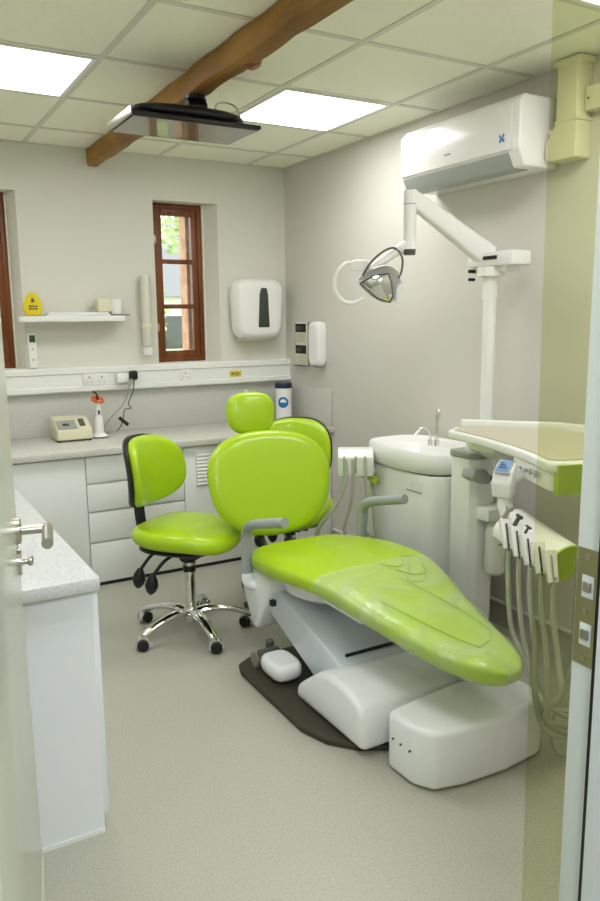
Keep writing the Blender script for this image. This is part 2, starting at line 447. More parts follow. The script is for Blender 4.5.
def socket(x0, x1, dark=False):
    s = obj('socket', B(x0, x1, -.058, -.0495, 1.062, 1.134, bev=.003), 'plastic', t)
    n = 2 if x1-x0 > .11 else 1
    for i in range(n):
        bm = bmesh.new()
        cx = x0 + (x1-x0)*(i+.5)/n
        box(bm, cx-.004, cx+.004, -.0592, -.0575, 1.105, 1.118, .0006); 
        for s_ in (-1, 1): box(bm, cx+s_*.015-.004, cx+s_*.015+.004, -.0592, -.0575, 1.084, 1.088, .0006)
        obj('pin_slots', bm, 'inksoft', s)
        obj('rocker_switch', B(cx+.022, cx+.03, -.061, -.0575, 1.10, 1.118, bev=.001), 'plastic', s)
socket(-1.41, -1.26); socket(-.80, -.725)
yl = obj('warning_sticker', B(-.452, -.372, -.0535, -.0505, 1.072, 1.11), 'yellow', t, label='small yellow warning sticker')
text('sticker_print', '▲', .02, face_my(-.435, -.0542, 1.092), 'ink', yl)
bm = bmesh.new(); box(bm, -.422, -.386, -.0545, -.0535, 1.096, 1.099); box(bm, -.422, -.380, -.0545, -.0535, 1.088, 1.091); box(bm, -.422, -.39, -.0545, -.0535, 1.080, 1.083)
obj('sticker_lines', bm, 'ink', yl)
# plugs and flex
p = thing('plug', 'white plug block in the trunking beside a black plug top', 'plug', (-1.17, -.07, 1.1))
obj('body', B(-1.215, -1.145, -.098, -.0505, 1.072, 1.13, bev=.006), 'plastic', p)
p = thing('plug', 'black plug with its flex hanging down to the worktop', 'plug', (-1.12, -.08, 1.1))
obj('body', B(-1.135, -1.085, -.10, -.0605, 1.085, 1.142, bev=.012), 'black', p)
bm = bmesh.new(); tube(bm, [(-1.12, -.092, 1.10), (-1.15, -.12, 1.06), (-1.17, -.12, .99), (-1.21, -.13, .93), (-1.26, -.14, .89), (-1.30, -.12, .84), (-1.32, -.12, .80), (-1.29, -.1, .775)], .0045, 8)
obj('flex', bm, 'panelgrey', p)
# coiled dark lead with inline clip
cb = bmesh.new(); tube(cb, [(-1.11, -.09, 1.09), (-1.13, -.12, 1.02), (-1.165, -.13, .95), (-1.15, -.13, .92), (-1.19, -.135, .915), (-1.20, -.13, .87), (-1.22, -.14, .82), (-1.25, -.15, .79)], .0035, 8)
o = obj('charger_lead', cb, 'dgrey', p, label='thin dark charger lead')
cb = bmesh.new(); cyl(cb, (-1.235, -.16, .872), (-1.185, -.17, .825), .011); 
obj('inline_clip', cb, 'black', o)

# shelf with things
s = obj('wall_shelf', B(-1.745, -1.165, -.155, -.0005, 1.44, 1.472, bev=.004), 'white'); tag(s, 'short white floating shelf on the back wall between the windows', 'shelf')
def egg():
    o = thing('warning_sign', 'yellow egg-shaped warning stand on the left end of the wall shelf', 'sign', (-1.69, -.09, 1.473))
    bm = bmesh.new()
    out = []
    for i in range(40):
        a = 2*PI*i/40; x = .052*math.cos(a)*(1-.22*math.sin(a)); z = .072*math.sin(a); z = max(z, -.06)
        out.append((x, z))
    pillow(bm, out, .03, lambda u, v, w: Vector((-1.675+u, -.09-w, 1.535+v)), edge=.82)
    obj('body', bm, 'yellow', o)
    tri = bmesh.new()
    prism(tri, [(-.010, -.002), (.010, 0), (.009, .012), (.002, .024), (-.006, .022), (-.009, .010)], -.108, -.1045, 'y'); xform(tri, Matrix.Translation((-1.675, 0, 1.550)))
    obj('warning_symbol', tri, 'bark', o)
    for zz in (1.527, 1.513):
        for a_, b_ in ((-1.698, -1.683), (-1.679, -1.669), (-1.665, -1.652)): obj('print_line', B(a_, b_, -.1075, -.1045, zz-.004, zz+.004), 'ink', o)
egg()
bm = bmesh.new(); box(bm, -1.61, -1.25, -.15, -.03, 1.473, 1.481, .001); box(bm, -1.60, -1.26, -.145, -.035, 1.4815, 1.493, .001)
o = obj('paper_pad', bm, 'white'); tag(o, 'low stack of white papers lying on the middle of the wall shelf', 'papers')
o = obj('dark_folder', B(-1.27, -1.13, -.13, -.03, 1.4735, 1.479, bev=.001), 'bark'); tag(o, 'thin brown folder under the white cups on the shelf', 'folder')
bm = bmesh.new(); box(bm, -1.31, -1.225, -.11, -.03, 1.494, 1.57, .008)
o = obj('tissue_box', bm, 'cream'); tag(o, 'small cream box on the shelf behind the white cup', 'box')
bm = bmesh.new(); lathe(bm, [(0.0, 0), (.030, 0), (.034, .004), (.04, .088), (.037, .09), (.034, .088), (.028, .01), (0, .008)], (-1.20, -.09, 1.4795))
o = obj('cup', bm, 'plastic'); tag(o, 'white plastic cup standing at the right end of the shelf', 'cup')
# thermostat strip below the shelf
t = thing('room_thermometer', 'small narrow wall thermometer with green display under the shelf', 'thermometer', (-1.675, -.01, 1.175))
obj('case', B(-1.70, -1.652, -.016, -.0005, 1.178, 1.375, bev=.006), 'plastic', t)
obj('display', B(-1.692, -1.66, -.0185, -.016, 1.325, 1.365), 'label', t)
for zz in (1.285, 1.225): bm = bmesh.new(); cyl(bm, (-1.676, -.0195, zz), (-1.676, -.016, zz), .005, seg=16); obj('button', bm, 'inksoft', t)
# cup dispenser tube
t = thing('cup_dispenser', 'tall narrow clear cup dispenser tube on the wall left of the window', 'dispenser', (-1.0, -.05, 1.28))
bm = bmesh.new(); lathe(bm, [(.024, .0), (.029, .004), (.030, .01), (.030, .41), (.025, .425), (.0, .427)], (-1.0, -.045, 1.285))
obj('tube', bm, mat('frosted_tube', (216, 214, 198), .2), t)
obj('bracket', B(-1.02, -.98, -.014, -.0005, 1.30, 1.70, bev=.003), 'cream', t)
bm = bmesh.new(); lathe(bm, [(.03, 0), (.032, .0), (.033, .018), (.030, .02)], (-1.0, -.045, 1.40)); obj('collar', bm, 'cream', t)
bm = bmesh.new(); lathe(bm, [(.0, 0), (.026, .0), (.03, .05), (.024, .052)], (-1.0, -.045, 1.232)); obj('lower_cup', bm, 'plastic', t)

# paper towel dispenser
t = thing('towel_dispenser', 'large white paper towel dispenser on the back wall right of the window', 'dispenser', (-.23, -.06, 1.3))
def disp_out():
    pts = superell(.172, .195, 5, 56, squash=-.06); return pts
bm = bmesh.new(); pillow(bm, superell(.172, .193, 5.5, 56, squash=.05), .20, lambda u, v, w: Vector((-.262+u, -.075-w*.75, 1.508+v)), edge=.82)
bmesh.ops.bisect_plane(bm, geom=bm.verts[:]+bm.edges[:]+bm.faces[:], plane_co=(0, -.001, 0), plane_no=(0, 1, 0), clear_outer=True)
obj('cover', bm, 'plastic', t)
bm = bmesh.new(); prism(bm, [(-.285, 1.39), (-.205, 1.39), (-.213, 1.6), (-.223, 1.64), (-.262, 1.64), (-.274, 1.6)], -.155, -.148, 'y', bev=.003)
obj('level_window', bm, 'darkwin', t, label='tapering dark smoked window')
bm = bmesh.new(); prism(bm, [(-.12, 1.325), (-.05, 1.30), (-.01, 1.30), (-.01, 1.33), (-.1, 1.345)], -.38, -.15, 'x', bev=.003)
obj('outlet', bm, 'cream', t)
bm = bmesh.new(); cyl(bm, (-.092, -.075, 1.505), (-.082, -.075, 1.505), .008)
obj('lock', bm, 'steel', t)
# wipes tub
t = thing('wipes_tub', 'tall white tub with navy lid and blue round print on the worktop corner', 'tub', (-.135, -.2, .771))
bm = bmesh.new(); lathe(bm, [(0, 0), (.05, 0), (.054, .004), (.054, .225), (.0, .227)], (-.135, -.20, .771)); obj('body', bm, 'plastic', t)
bm = bmesh.new(); lathe(bm, [(.0, .22), (.057, .222), (.057, .25), (.052, .258), (0, .26)], (-.135, -.20, .771)); obj('lid', bm, 'navy', t)
def on_cyl(bm, c, r, dirang, w=None):
    for v in bm.verts:
        a = dirang + v.co.x / r
        rr = r + .0012 + v.co.y*.0
        v.co = Vector((c[0]+rr*math.cos(a), c[1]+rr*math.sin(a), c[2]+v.co.z))
def patch_disc(r0, r1, z, a0=0, a1=2*PI, n=28):
    bm = bmesh.new(); A = [bm.verts.new((r0*math.cos(a0+(a1-a0)*i/n), 0, z+r0*math.sin(a0+(a1-a0)*i/n))) for i in range(n+1)]
    Bv = [bm.verts.new((r1*math.cos(a0+(a1-a0)*i/n), 0, z+r1*math.sin(a0+(a1-a0)*i/n))) for i in range(n+1)]
    for i in range(n): bm.faces.new((A[i], A[i+1], Bv[i+1], Bv[i]))
    return bm
bm = patch_disc(.022, .036, .13); on_cyl(bm, (-.135, -.2, .771), .054, math.radians(-122)); obj('round_print', bm, 'blue', t)
bm = patch_disc(.001, .022, .13, PI, 2*PI); on_cyl(bm, (-.135, -.2, .771), .0544, math.radians(-122)); obj('round_print', bm, 'blue', t)
# amalgamator
t = thing('mixing_machine', 'cream desktop mixing machine with grey sloping panel on the back worktop', 'machine', (-1.5, -.18, .771))
bm = bmesh.new(); prism(bm, [(-.27, .776), (-.29, .783), (-.285, .835), (-.19, .885), (-.09, .898), (-.08, .89), (-.08, .776)], -1.625, -1.43, 'x', bev=.006); obj('case', bm, 'cream', t)
def slopebox(x0, x1, s0, s1, h=.003):
    bm = bmesh.new(); a = Vector((0, -.285, .835)); b = Vector((0, -.19, .885)); d = b-a; n = Vector((0, -d.z, d.y)).normalized()
    p0 = a+d*s0; p1 = a+d*s1
    vs = []
    for x in (x0, x1):
        for p in (p0-n*.001, p1-n*.001, p1+n*h, p0+n*h): vs.append(bm.verts.new((x, p.y, p.z)))
    for f in ((0, 1, 2, 3), (7, 6, 5, 4), (0, 4, 5, 1), (1, 5, 6, 2), (2, 6, 7, 3), (3, 7, 4, 0)): bm.faces.new([vs[i] for i in f])
    return bm
obj('control_panel', slopebox(-1.617, -1.51, .1, .92), 'panelgrey', t)
obj('slot', slopebox(-1.585, -1.55, .42, .6, .005), 'ink', t)
obj('switch', slopebox(-1.49, -1.46, .35, .95, .007), 'dgrey', t)
for x in (-1.615, -1.44):
    for y in (-.27, -.1): bm = bmesh.new(); cyl(bm, (x, y, .771), (x, y, .778), .008, seg=12); obj('rubber_foot', bm, 'black', t)
# curing light
t = thing('curing_light', 'white handheld curing light with orange shield standing on its charger', 'dental tool', (-1.345, -.2, .771))
cx, cy = -1.368, -.20
bm = bmesh.new(); lathe(bm, [(0, 0), (.048, 0), (.05, .006), (.044, .014), (.028, .03), (.025, .09), (.022, .12), (.0, .122)], (cx, cy, .771)); obj('charger_base', bm, 'plastic', t)
bm = bmesh.new(); lathe(bm, [(.051, 0), (.052, .003), (.050, .006), (.047, .004)], (cx, cy, .7712)); obj('base_ring', bm, 'black', t)
bm = bmesh.new(); lathe(bm, [(.0, .1), (.014, .1), (.016, .13), (.014, .19), (.011, .215), (0, .216)], (cx, cy, .771)); obj('handpiece', bm, 'plastic', t)
bm = bmesh.new(); box(bm, cx-.006, cx+.006, cy-.0185, cy-.013, .905, .93, .001); box(bm, cx-.005, cx+.005, cy-.018, cy-.013, .88, .888, .001); obj('display', bm, 'ink', t)
bm = bmesh.new(); lathe(bm, [(.0, -.004), (.036, .006), (.040, .003), (.038, -.004), (.0, -.010)], (cx, cy, .990), (.15, -.45, 1)); obj('light_shield', bm, 'orange', t)
bm = bmesh.new(); tube(bm, [(cx, cy, .988), (cx-.002, cy, 1.015), (cx-.012, cy, 1.032), (cx-.026, cy-.002, 1.04)], .0055, 10); obj('light_tip', bm, mat('tip', (70, 30, 20), .3), t)

# right wall glove boxes holder and dispenser
t = thing('leaflet_rack', 'small wall rack with two black-topped cards on the right wall', 'rack', (-.02, -.235, 1.13))
obj('back_plate', B(-.008, -.0005, -.31, -.15, 1.14, 1.42), 'plastic', t)
for k, z in enumerate((1.285, 1.145)):
    c = obj('card', B(-.018, -.0085, -.30, -.165, z, z+.125), 'cream', t)
    obj('card_header', B(-.0195, -.0182, -.30, -.165, z+.07, z+.125), 'black', c)
    for j in range(4): pass
    bm = bmesh.new()
    for j in range(4): box(bm, -.0188, -.0182, -.29, -.19, z+.012+j*.013, z+.015+j*.013)
    obj('card_lines', bm, 'inksoft', c)
    obj('header_mark', B(-.0202, -.0196, -.235, -.180, z+.086, z+.108), 'dgrey', c)
bm = bmesh.new(); box(bm, -.03, -.0005, -.315, -.145, 1.13, 1.137, .001); box(bm, -.012, -.0005, -.318, -.31, 1.13, 1.42, .001)
obj('lip', bm, 'inksoft', t)
bm = bmesh.new(); pillow(bm, superell(.060, .14, 6, 48), .09, lambda u, v, w: Vector((-.035-w*.8, -.475-u, 1.285+v)), edge=.86)
bmesh.ops.bisect_plane(bm, geom=bm.verts[:]+bm.edges[:]+bm.faces[:], plane_co=(-.001, 0, 0), plane_no=(1, 0, 0), clear_outer=True)
t = thing('soap_dispenser', 'rounded white wall dispenser beside the black-topped cards on the right wall', 'dispenser', (-.035, -.475, 1.14))
obj('cover', bm, 'plastic', t)
obj('spout', B(-.06, -.02, -.50, -.45, 1.138, 1.152, bev=.004), 'inksoft', t)

# ---------------------------------------------------------------- left counter
t = thing('base_cabinet', 'white base cabinet end panel below the counter on the left side', 'cabinet', (-2.35, -1.6, 0))
obj('body', B(XL+.001, -2.054, -2.615, -.62, .0, .732), 'coolwhite', t)
for k in range(4):
    y0 = -2.612 + k*.498
    obj('door', B(-2.054, -2.036, y0+.002, y0+.496, .05, .73, bev=.002), 'coolwhite', t)
obj('end_trim', B(XL+.001, -2.056, -2.620, -2.616, 0, .012), 'white', t)
o = obj('worktop', B(XL+.001, -2.035, -2.65, -.616, .733, .772, bev=.008), 'coolworktop'); tag(o, 'pale speckled counter top on the left side beside the open door', 'worktop')

# ---------------------------------------------------------------- door and frame
hx, hy = -2.458, -3.835; fx, fy = -2.294, -3.035
ang = math.atan2(fy-hy, fx-hx)
Ld = math.hypot(fx-hx, fy-hy)
Tm = Matrix.Translation((hx, hy, 0)) @ Matrix.Rotation(ang, 4, 'Z')
d = struct('door_1', xform(B(0, Ld, 0, .044, .006, 2.04, bev=.002), Tm), 'door')
obj('kick_plate', xform(B(.01, Ld-.0005, -.0015, 0, .01, .30), Tm), 'kick', d, world=False)
def dl(bm): return xform(bm, Tm)
hxl = Ld-.058
hd = obj('door_handle', dl(lathe(bmesh.new(), [(0, 0), (.026, 0), (.026, .008), (.02, .010), (0, .010)], (hxl, 0, 1.048), (0, -1, 0))), 'steel', d, world=False)
bm = bmesh.new(); cyl(bm, (hxl, -.005, 1.048), (hxl, -.052, 1.048), .009); cyl(bm, (hxl+.008, -.058, 1.048), (hxl-.11, -.058, 1.048), .0105)
obj('lever', dl(bm), 'steel', hd, world=False)
tt = obj('thumb_turn', dl(lathe(bmesh.new(), [(0, 0), (.026, 0), (.026, .006), (0, .006)], (hxl, 0, .985), (0, -1, 0))), 'steel', d, world=False)
bm = bmesh.new(); cyl(bm, (hxl, -.005, .985), (hxl, -.02, .985), .006); box(bm, hxl-.016, hxl+.016, -.028, -.018, .979, .991, .003)
obj('knob', dl(bm), 'steel', tt, world=False)
obj('latch_plate', dl(B(Ld-.0008, Ld+.001, .010, .034, .86, 1.10)), 'steel', d, world=False)
# frame
jx = -1.59
fr = struct('trim_7', bmesh.ops and B(jx, DX1+.002, YD-.145, YD+.004, 0, DH, bev=.002), 'jamb')
obj('door_stop', B(jx-.014, jx+.001, YD-.145, YD-.052, 0, DH-.04, bev=.001), 'jamb', fr, world=False)
obj('seal_strip', B(jx-.012, jx-.0005, YD-.0515, YD-.045, 0, DH-.04), 'black', fr, world=False)
sk = obj('strike_plate', B(jx-.0015, jx+.0005, YD-.038, YD+.001, .905, 1.095), 'brass', fr, world=False)
obj('strike_plate', B(jx-.0005, jx+.03, YD+.004, YD+.006, .93, 1.075), 'brass', fr, world=False)
for z in (1.035, .957):
    b_ = obj('keeper', B(jx-.0022, jx-.0012, YD-.032, YD-.010, z-.018, z+.018), 'jamb', sk, world=False)
for z in (1.035, .957):
    obj('latch_lug', B(jx-.006, jx-.0015, YD-.028, YD-.014, z-.008, z+.008, bev=.001), 'steel', sk, world=False)
for z in (1.083, .995, .917): bm = bmesh.new(); cyl(bm, (jx-.0035, YD-.018, z), (jx-.001, YD-.018, z), .005, seg=12); obj('screw', bm, 'steel', sk, world=False)
struct('trim_8', B(DX0-.03, DX0+.0, YD-.145, YD+.004, 0, DH), 'jamb')
struct('trim_9', B(DX0, DX1, YD-.145, YD+.004, DH-.03, DH+.002), 'jamb')
# tinted glass screen strip beside the jamb on the room side
px0 = -1.643
pn = obj('glass_screen', prism(bmesh.new(), [(px0, 0), (-1.44, 0), (-1.44, 2.085), (px0-.028, 2.085)], YD+.022, YD+.030, 'y'), 'pane'); tag(pn, 'tall strip of yellow-green tinted glass standing against the right door jamb', 'glass')

# ---------------------------------------------------------------- air conditioner
t = thing('air_conditioner', 'white wall-mounted air conditioner high on the right wall', 'air conditioner', (-.11, -1.98, 2.03))
y0, y1 = -2.315, -1.56
bm = bmesh.new(); prism(bm, [(-.0005, 2.035), (-.185, 2.035), (-.218, 2.098), (-.22, 2.28), (-.195, 2.305), (-.0005, 2.305)], y0, y1, 'y', bev=.008)
obj('casing', bm, 'plastic', t)
bm = bmesh.new(); box(bm, -.2245, -.2195, y0+.04, y1-.004, 2.10, 2.275, .002)
obj('front_panel', bm, 'plastic', t)
bm = bmesh.new(); prism(bm, [(-.105, 2.032), (-.186, 2.032), (-.216, 2.086), (-.216, 2.09), (-.182, 2.036), (-.105, 2.036)], y0+.06, y1-.012, 'y'); 
obj('louvre', bm, 'panelgrey', t)
bm = bmesh.new(); prism(bm, [(.0, .0), (.012, .016), (.016, .010), (.008, -.002), (.015, -.012), (.008, -.018), (.0, -.008), (-.010, -.018), (-.016, -.010), (-.006, .0), (-.014, .010), (-.008, .017)], -.2262, -.2246, 'x')
xform(bm, Matrix.Translation((0, y0+.09, 2.15))); obj('logo', bm, 'blue', t, label='small blue pinwheel badge')
obj('maker_mark', B(-.2252, -.2244, y0+.40, y0+.44, 2.142, 2.150), 'inksoft', t)
# pipe duct
t = thing('pipe_duct', 'cream vertical pipe cover from the ceiling down to the right end of the air conditioner', 'duct', (-.04, -2.44, 2.04))
bm = bmesh.new(); prism(bm, [(-2.475, 2.05), (-2.34, 2.05), (-2.322, 2.06), (-2.322, 2.12), (-2.37, 2.19), (-2.37, 2.412), (-2.47, 2.412)], -.0005, -.085, 'x', bev=.006)
obj('cover', bm, 'cream', t)
obj('joint_band', B(-.088, -.0005, -2.48, -2.365, 2.186, 2.198, bev=.002), 'cream', t)
obj('ceiling_collar', B(-.092, -.0005, -2.483, -2.357, 2.395, 2.418, bev=.004), 'cream', t)
bm = bmesh.new(); tube(bm, [(-.06, -2.318, 2.17), (-.06, -2.335, 2.165), (-.06, -2.35, 2.14)], .012, 10)
obj('pipe', bm, 'cream', t)
t = thing('isolator_switch', 'cream square isolator box on the right wall beside the pipe cover', 'switch', (-.03, -2.6, 2.22))
obj('box', B(-.05, -.0005, -2.575, -2.478, 2.215, 2.305, bev=.006), 'cream', t)
bm = bmesh.new(); pass
for yy in (-2.495, -2.555):
    bm = bmesh.new(); cyl(bm, (-.053, yy, 2.26), (-.05, yy, 2.26), .004, seg=12); obj('screw', bm, 'ink', t)

# ---------------------------------------------------------------- operator stools
def stool(label, loc, rotz, group, starrot):
    o = thing('operator_stool', label, 'stool', loc, rotz, group)
    # seat: local +X is forward
    out = superell(.235, .225, 2.9, 56)
    out = [(x, y*(1-.12*(x/.235)) if x > 0 else y) for x, y in out]
    def sm(u, v, w):
        r = math.hypot(u/.235, v/.225)
        return Vector((u, v, .475+w + .012*(abs(v)/.22)**2 - .025*max(0, (u-.05)/.18)**2 + .012*max(0, -u/.23)**2))
    bm = bmesh.new(); pillow(bm, out, .085, sm, edge=.8, bulge=.012); obj('seat', bm, 'green', o, world=False, smooth=60)
    bm = bmesh.new(); pillow(bm, superell(.19, .18, 3, 40), .02, lambda u, v, w: Vector((u-.02, v, .424+w)), edge=.9); obj('seat_pan', bm, 'black', o, world=False)
    # backrest
    bo = superell(.208, .160, 2.8, 56, squash=-.03)
    def bmf(off):
        def f(u, v, w):
            return Vector((-.225 + w + .085*(u/.205)**2 - .012*(v/.155) + off + .012*(1-(v/.155)**2), u*.96, .760+v))
        return f
    bm = bmesh.new(); pillow(bm, bo, .06, bmf(.0), edge=.8, bulge=.01); obj('backrest', bm, 'green', o, world=False, smooth=60)
    bm = bmesh.new(); pillow(bm, [(x*1.015, y*1.02) for x, y in bo], .028, bmf(-.036), edge=.93); obj('back_shell', bm, 'black', o, world=False)
    bm = bmesh.new(); tube(bm, [(-.255, 0, .74), (-.262, 0, .66), (-.258, 0, .55), (-.24, 0, .46), (-.19, 0, .43), (-.06, 0, .42)], .03, 12, flat=.35, up=(0, 1, 0))
    xformed = bm; obj('back_bracket', bm, 'black', o, world=False)
    bm = bmesh.new(); box(bm, -.19, .08, -.07, .07, .375, .415, .01); cyl(bm, (-.0, 0, .30), (0, 0, .385), .03); cyl(bm, (.03, -.10, .395), (.03, .10, .395), .022)
    obj('mechanism', bm, 'black', o, world=False)
    for y, x in ((-.12, -.15), (-.17, -.05)):
        lv = bmesh.new(); tube(lv, [(x+.03, -.05, .40), (x+.01, y*.8, .385), (x-.02, y, .34), (x-.03, y-.01, .32)], .008, 10)
        l = obj('lever', lv, 'black', o, world=False)
        kb = bmesh.new(); lathe(kb, [(0, 0), (.012, .002), (.026, .03), (.030, .055), (.022, .08), (.008, .095), (0, .096)], (x-.03, y-.01, .33), (-.15, -.05, -1), 20)
        kb2 = kb; obj('paddle', kb, 'black', l, world=False)
    bm = bmesh.new(); cyl(bm, (0, 0, .09), (0, 0, .33), .025); cyl(bm, (0, 0, .33), (0, 0, .345), .031)
    obj('gas_lift', bm, 'chrome', o, world=False)
    bm = bmesh.new(); lathe(bm, [(0, .055), (.03, .055), (.038, .075), (.036, .11), (.028, .12), (0, .12)], (0, 0, 0)); obj('hub', bm, 'chrome', o, world=False)
    for k in range(5):
        a = starrot + 2*PI*k/5; ca, sa = math.cos(a), math.sin(a)
        P = lambda r, z: (ca*r, sa*r, z)
        bm = bmesh.new(); tube(bm, [P(.02, .098), P(.08, .112), P(.16, .105), P(.23, .085), P(.272, .068)], .02, 12, rs=(.031, .02), flat=.62, up=(0, 0, 1))
        obj('base_leg', bm, 'chrome', o, world=False)
        cx, cy = ca*.268, sa*.268; ta = a + 1.3 + k*1.1; ux, uy = math.cos(ta), math.sin(ta); nx, ny = -uy, ux
        bm = bmesh.new(); cyl(bm, (cx, cy, .05), (cx, cy, .078), .008, seg=12)
        W = Matrix.Translation((cx+ux*.008, cy+uy*.008, 0)) @ Matrix.Rotation(ta, 4, 'Z')
        hood = bmesh.new()
        pts = [(.033*math.cos(b_), .032+.033*math.sin(b_)) for b_ in [PI*j/12*1.05 for j in range(13)]]
        prism(hood, [(-.034, .018)] + [(.035*math.cos(PI*j/12), .027+.035*math.sin(PI*j/12)) for j in range(12, -1, -1)] + [(.034, .018)], -.014, .014, 'y')
        xform(hood, W); me_ = bpy.data.meshes.new('t'); hood.to_mesh(me_); hood.free(); bm.from_mesh(me_); bpy.data.meshes.remove(me_)
        cs = obj('castor', bm, 'chrome', o, world=False)
        for s_ in (-1, 1):
            wb = bmesh.new(); c0 = W @ Vector((0, s_*.015, .027)); c1 = W @ Vector((0, s_*.027, .027)); cyl(wb, c0, c1, .027, .025, 20)
            obj('wheel', wb, 'black', cs, world=False)
    return o
st = stool('lime green stool with black-edged backrest in front of the white drawers', (-1.31, -1.42, 0), math.radians(-52), 'lime green operator stools', math.radians(-90+52))
dup(st, (-.695, -1.275, 0), math.radians(-130), 'lime green stool half hidden behind the dental chair back')

# ---------------------------------------------------------------- dental chair
DC = thing('dental_chair', 'reclining lime green dental chair with white base in the middle of the room', 'dental chair', (-.95, -2.3, 0))
CX = -.94
# seat and leg rest: one lofted cushion (y, z centre, half width, half thickness, x offset)
ST = [(-1.72, .432, .12, .016, -.93), (-1.735, .432, .18, .03, -.93), (-1.77, .434, .225, .045, -.93), (-1.84, .438, .262, .054, -.93), (-1.95, .450, .288, .058, -.93), (-2.05, .464, .297, .057, -.932), (-2.15, .474, .298, .055, -.933),
      (-2.3, .482, .281, .053, -.93), (-2.45, .475, .250, .050, -.935), (-2.6, .457, .216, .048, -.951), (-2.75, .438, .180, .047, -.963), (-2.85, .423, .158, .045, -.966),
      (-2.95, .408, .130, .042, -.963), (-3.01, .399, .105, .039, -.957), (-3.05, .392, .08, .034, -.95), (-3.075, .388, .05, .024, -.945), (-3.085, .387, .025, .012, -.944)]
def section(y, z, w, h, n=2.6, k=40, grow=0.0, part=None):
    out = []
    for i in range(k):
        a = 2*PI*i/k; ct, s_ = math.cos(a), math.sin(a)
        x = (w+grow)*math.copysign(abs(ct)**(2/n), ct); zz = (h+grow)*math.copysign(abs(s_)**(2/n), s_)
        zz += .010*(abs(x)/max(w, .01))**2 if zz > 0 else 0     # slightly dished top
        out.append((x, zz))
    return out
def fine(ST, n=5):
    P = [Vector((s[0], s[1], s[2])) for s in ST]; Q = [Vector((s[0], s[3], s[4])) for s in ST]
    a = smooth_pts(P, n); b = smooth_pts(Q, n)
    return [(p.x, p.y, p.z, q.y, q.z) for p, q in zip(a, b)]
SF = fine(ST)
XO = {}
for s_ in SF: XO[s_[0]] = s_[4]
def xo(y): return XO[min(XO, key=lambda k: abs(k-y))]
bm = bmesh.new(); loft(bm, [[(xo(y)+x, y, z+zz) for x, zz in section(y, z, w, h)] for y, z, w, h, _x in SF])
seat = obj('seat', bm, 'green', DC, smooth=60)
# clear film over the leg rest
bm = bmesh.new(); rings = []
rr = random.Random(3)
for y, z, w, h, _x in SF:
    if y > -2.33: continue
    g = .0035 + .0015*math.sin(y*31)
    ring = section(y, z, w, h, grow=g, k=60)
    ring = [(x, zz) for i, (x, zz) in enumerate(ring) if i <= 30 or True]
    rings.append([(xo(y)+x, y-.002, z+zz+(.0025*math.sin(x*37+y*22)+.0025 if zz > 0 else 0)) for x, zz in ring])
loft(bm, rings, cap0=False, cap1=True)
obj('foot_cover', bm, 'film', DC, smooth=60, label='clear creased vinyl cover over the foot end')
# film creases: thin raised welt lines lying on the cover
def topz(x, y):
    best = min(SF, key=lambda s: abs(s[0]-y)); _, z, w, h, _x = best
    u = min(abs(x-xo(y))/w, .995); return z + (h+.006)*(1-u**2.6)**(1/2.6) + .010*u*u
def crease(pts):
    bm = bmesh.new(); tube(bm, [(x, y, topz(x, y)) for x, y in pts], .0016, 6); return bm
bm = crease([(-.76, -2.42), (-.80, -2.5), (-.86, -2.51), (-.90, -2.45)])
creases = [[(-.74, -2.36), (-.80, -2.36), (-.84, -2.42), (-.88, -2.43), (-.92, -2.38)], [(-.84, -2.45), (-.91, -2.54), (-.85, -2.56), (-.79, -2.48)],
           [(-.93, -2.52), (-.90, -2.66), (-.88, -2.80), (-.875, -2.92)], [(-1.09, -2.62), (-1.06, -2.78), (-1.02, -2.90), (-.98, -2.98)], [(-.875, -2.92), (-.92, -2.96), (-.98, -2.98)]]
for c_ in creases:
    b2 = crease(c_); me_ = bpy.data.meshes.new('t'); b2.to_mesh(me_); b2.free(); bm.from_mesh(me_); bpy.data.meshes.remove(me_)
obj('cover_crease', bm, mat('crease_line', (140, 178, 40), .3), DC)
# backrest
bc = Vector((-.965, -1.575, .706)); tilt = math.radians(17)
def bmap(c, tl, yaw=0.0):
    ty = Matrix.Rotation(yaw, 3, 'Z')
    def f(u, v, w):
        p = Vector((u, v*math.sin(tl) - w*math.cos(tl), v*math.cos(tl) + w*math.sin(tl)))
        return c + ty @ p
    return f
out = [(x*(1+.07*(y/.22)), y) for x, y in superell(.290, .243, 2.35, 64)]
YAW = math.radians(-10)
f_ = bmap(bc, tilt, YAW)
bm = bmesh.new(); pillow(bm, out, .075, lambda u, v, w: f_(u, v, w + .02*(u/.26)**2), edge=.8, bulge=.006); obj('backrest', bm, 'green', DC, smooth=60)
bm = bmesh.new(); pillow(bm, [(x*.88, y*.88) for x, y in out], .03, lambda u, v, w: f_(u, v, w-.045), edge=.8); obj('back_shell', bm, 'chairwhite', DC)
hc = Vector((-.985, -1.435, 1.012)); h_ = bmap(hc, math.radians(10), YAW)
bm = bmesh.new(); pillow(bm, [(x*(1+.04*y/.1), y) for x, y in superell(.116, .100, 2.7, 48)], .07, h_, edge=.7, bulge=.008); obj('headrest', bm, 'green', DC, smooth=60)
bm = bmesh.new(); tube(bm, [h_(0, 0, -.04), h_(0, -.05, -.06), f_(0, .12, -.07), f_(0, .0, -.07)], .014, 12, flat=.6)
cyl(bm, h_(0, -.01, -.045), h_(0, .115, -.05), .006, seg=12); obj('headrest_stem', bm, 'plastic', DC)
for dx in (-.075, .06):
    bm = bmesh.new(); tube(bm, [f_(dx, -.10, -.05), f_(dx, -.2, -.045), (f_(dx, -.2, 0).x, -1.70, .44), (f_(dx, -.2, 0).x, -1.76, .40)], .013, 12, flat=1.0)
    obj('back_strut', bm, 'black', DC)
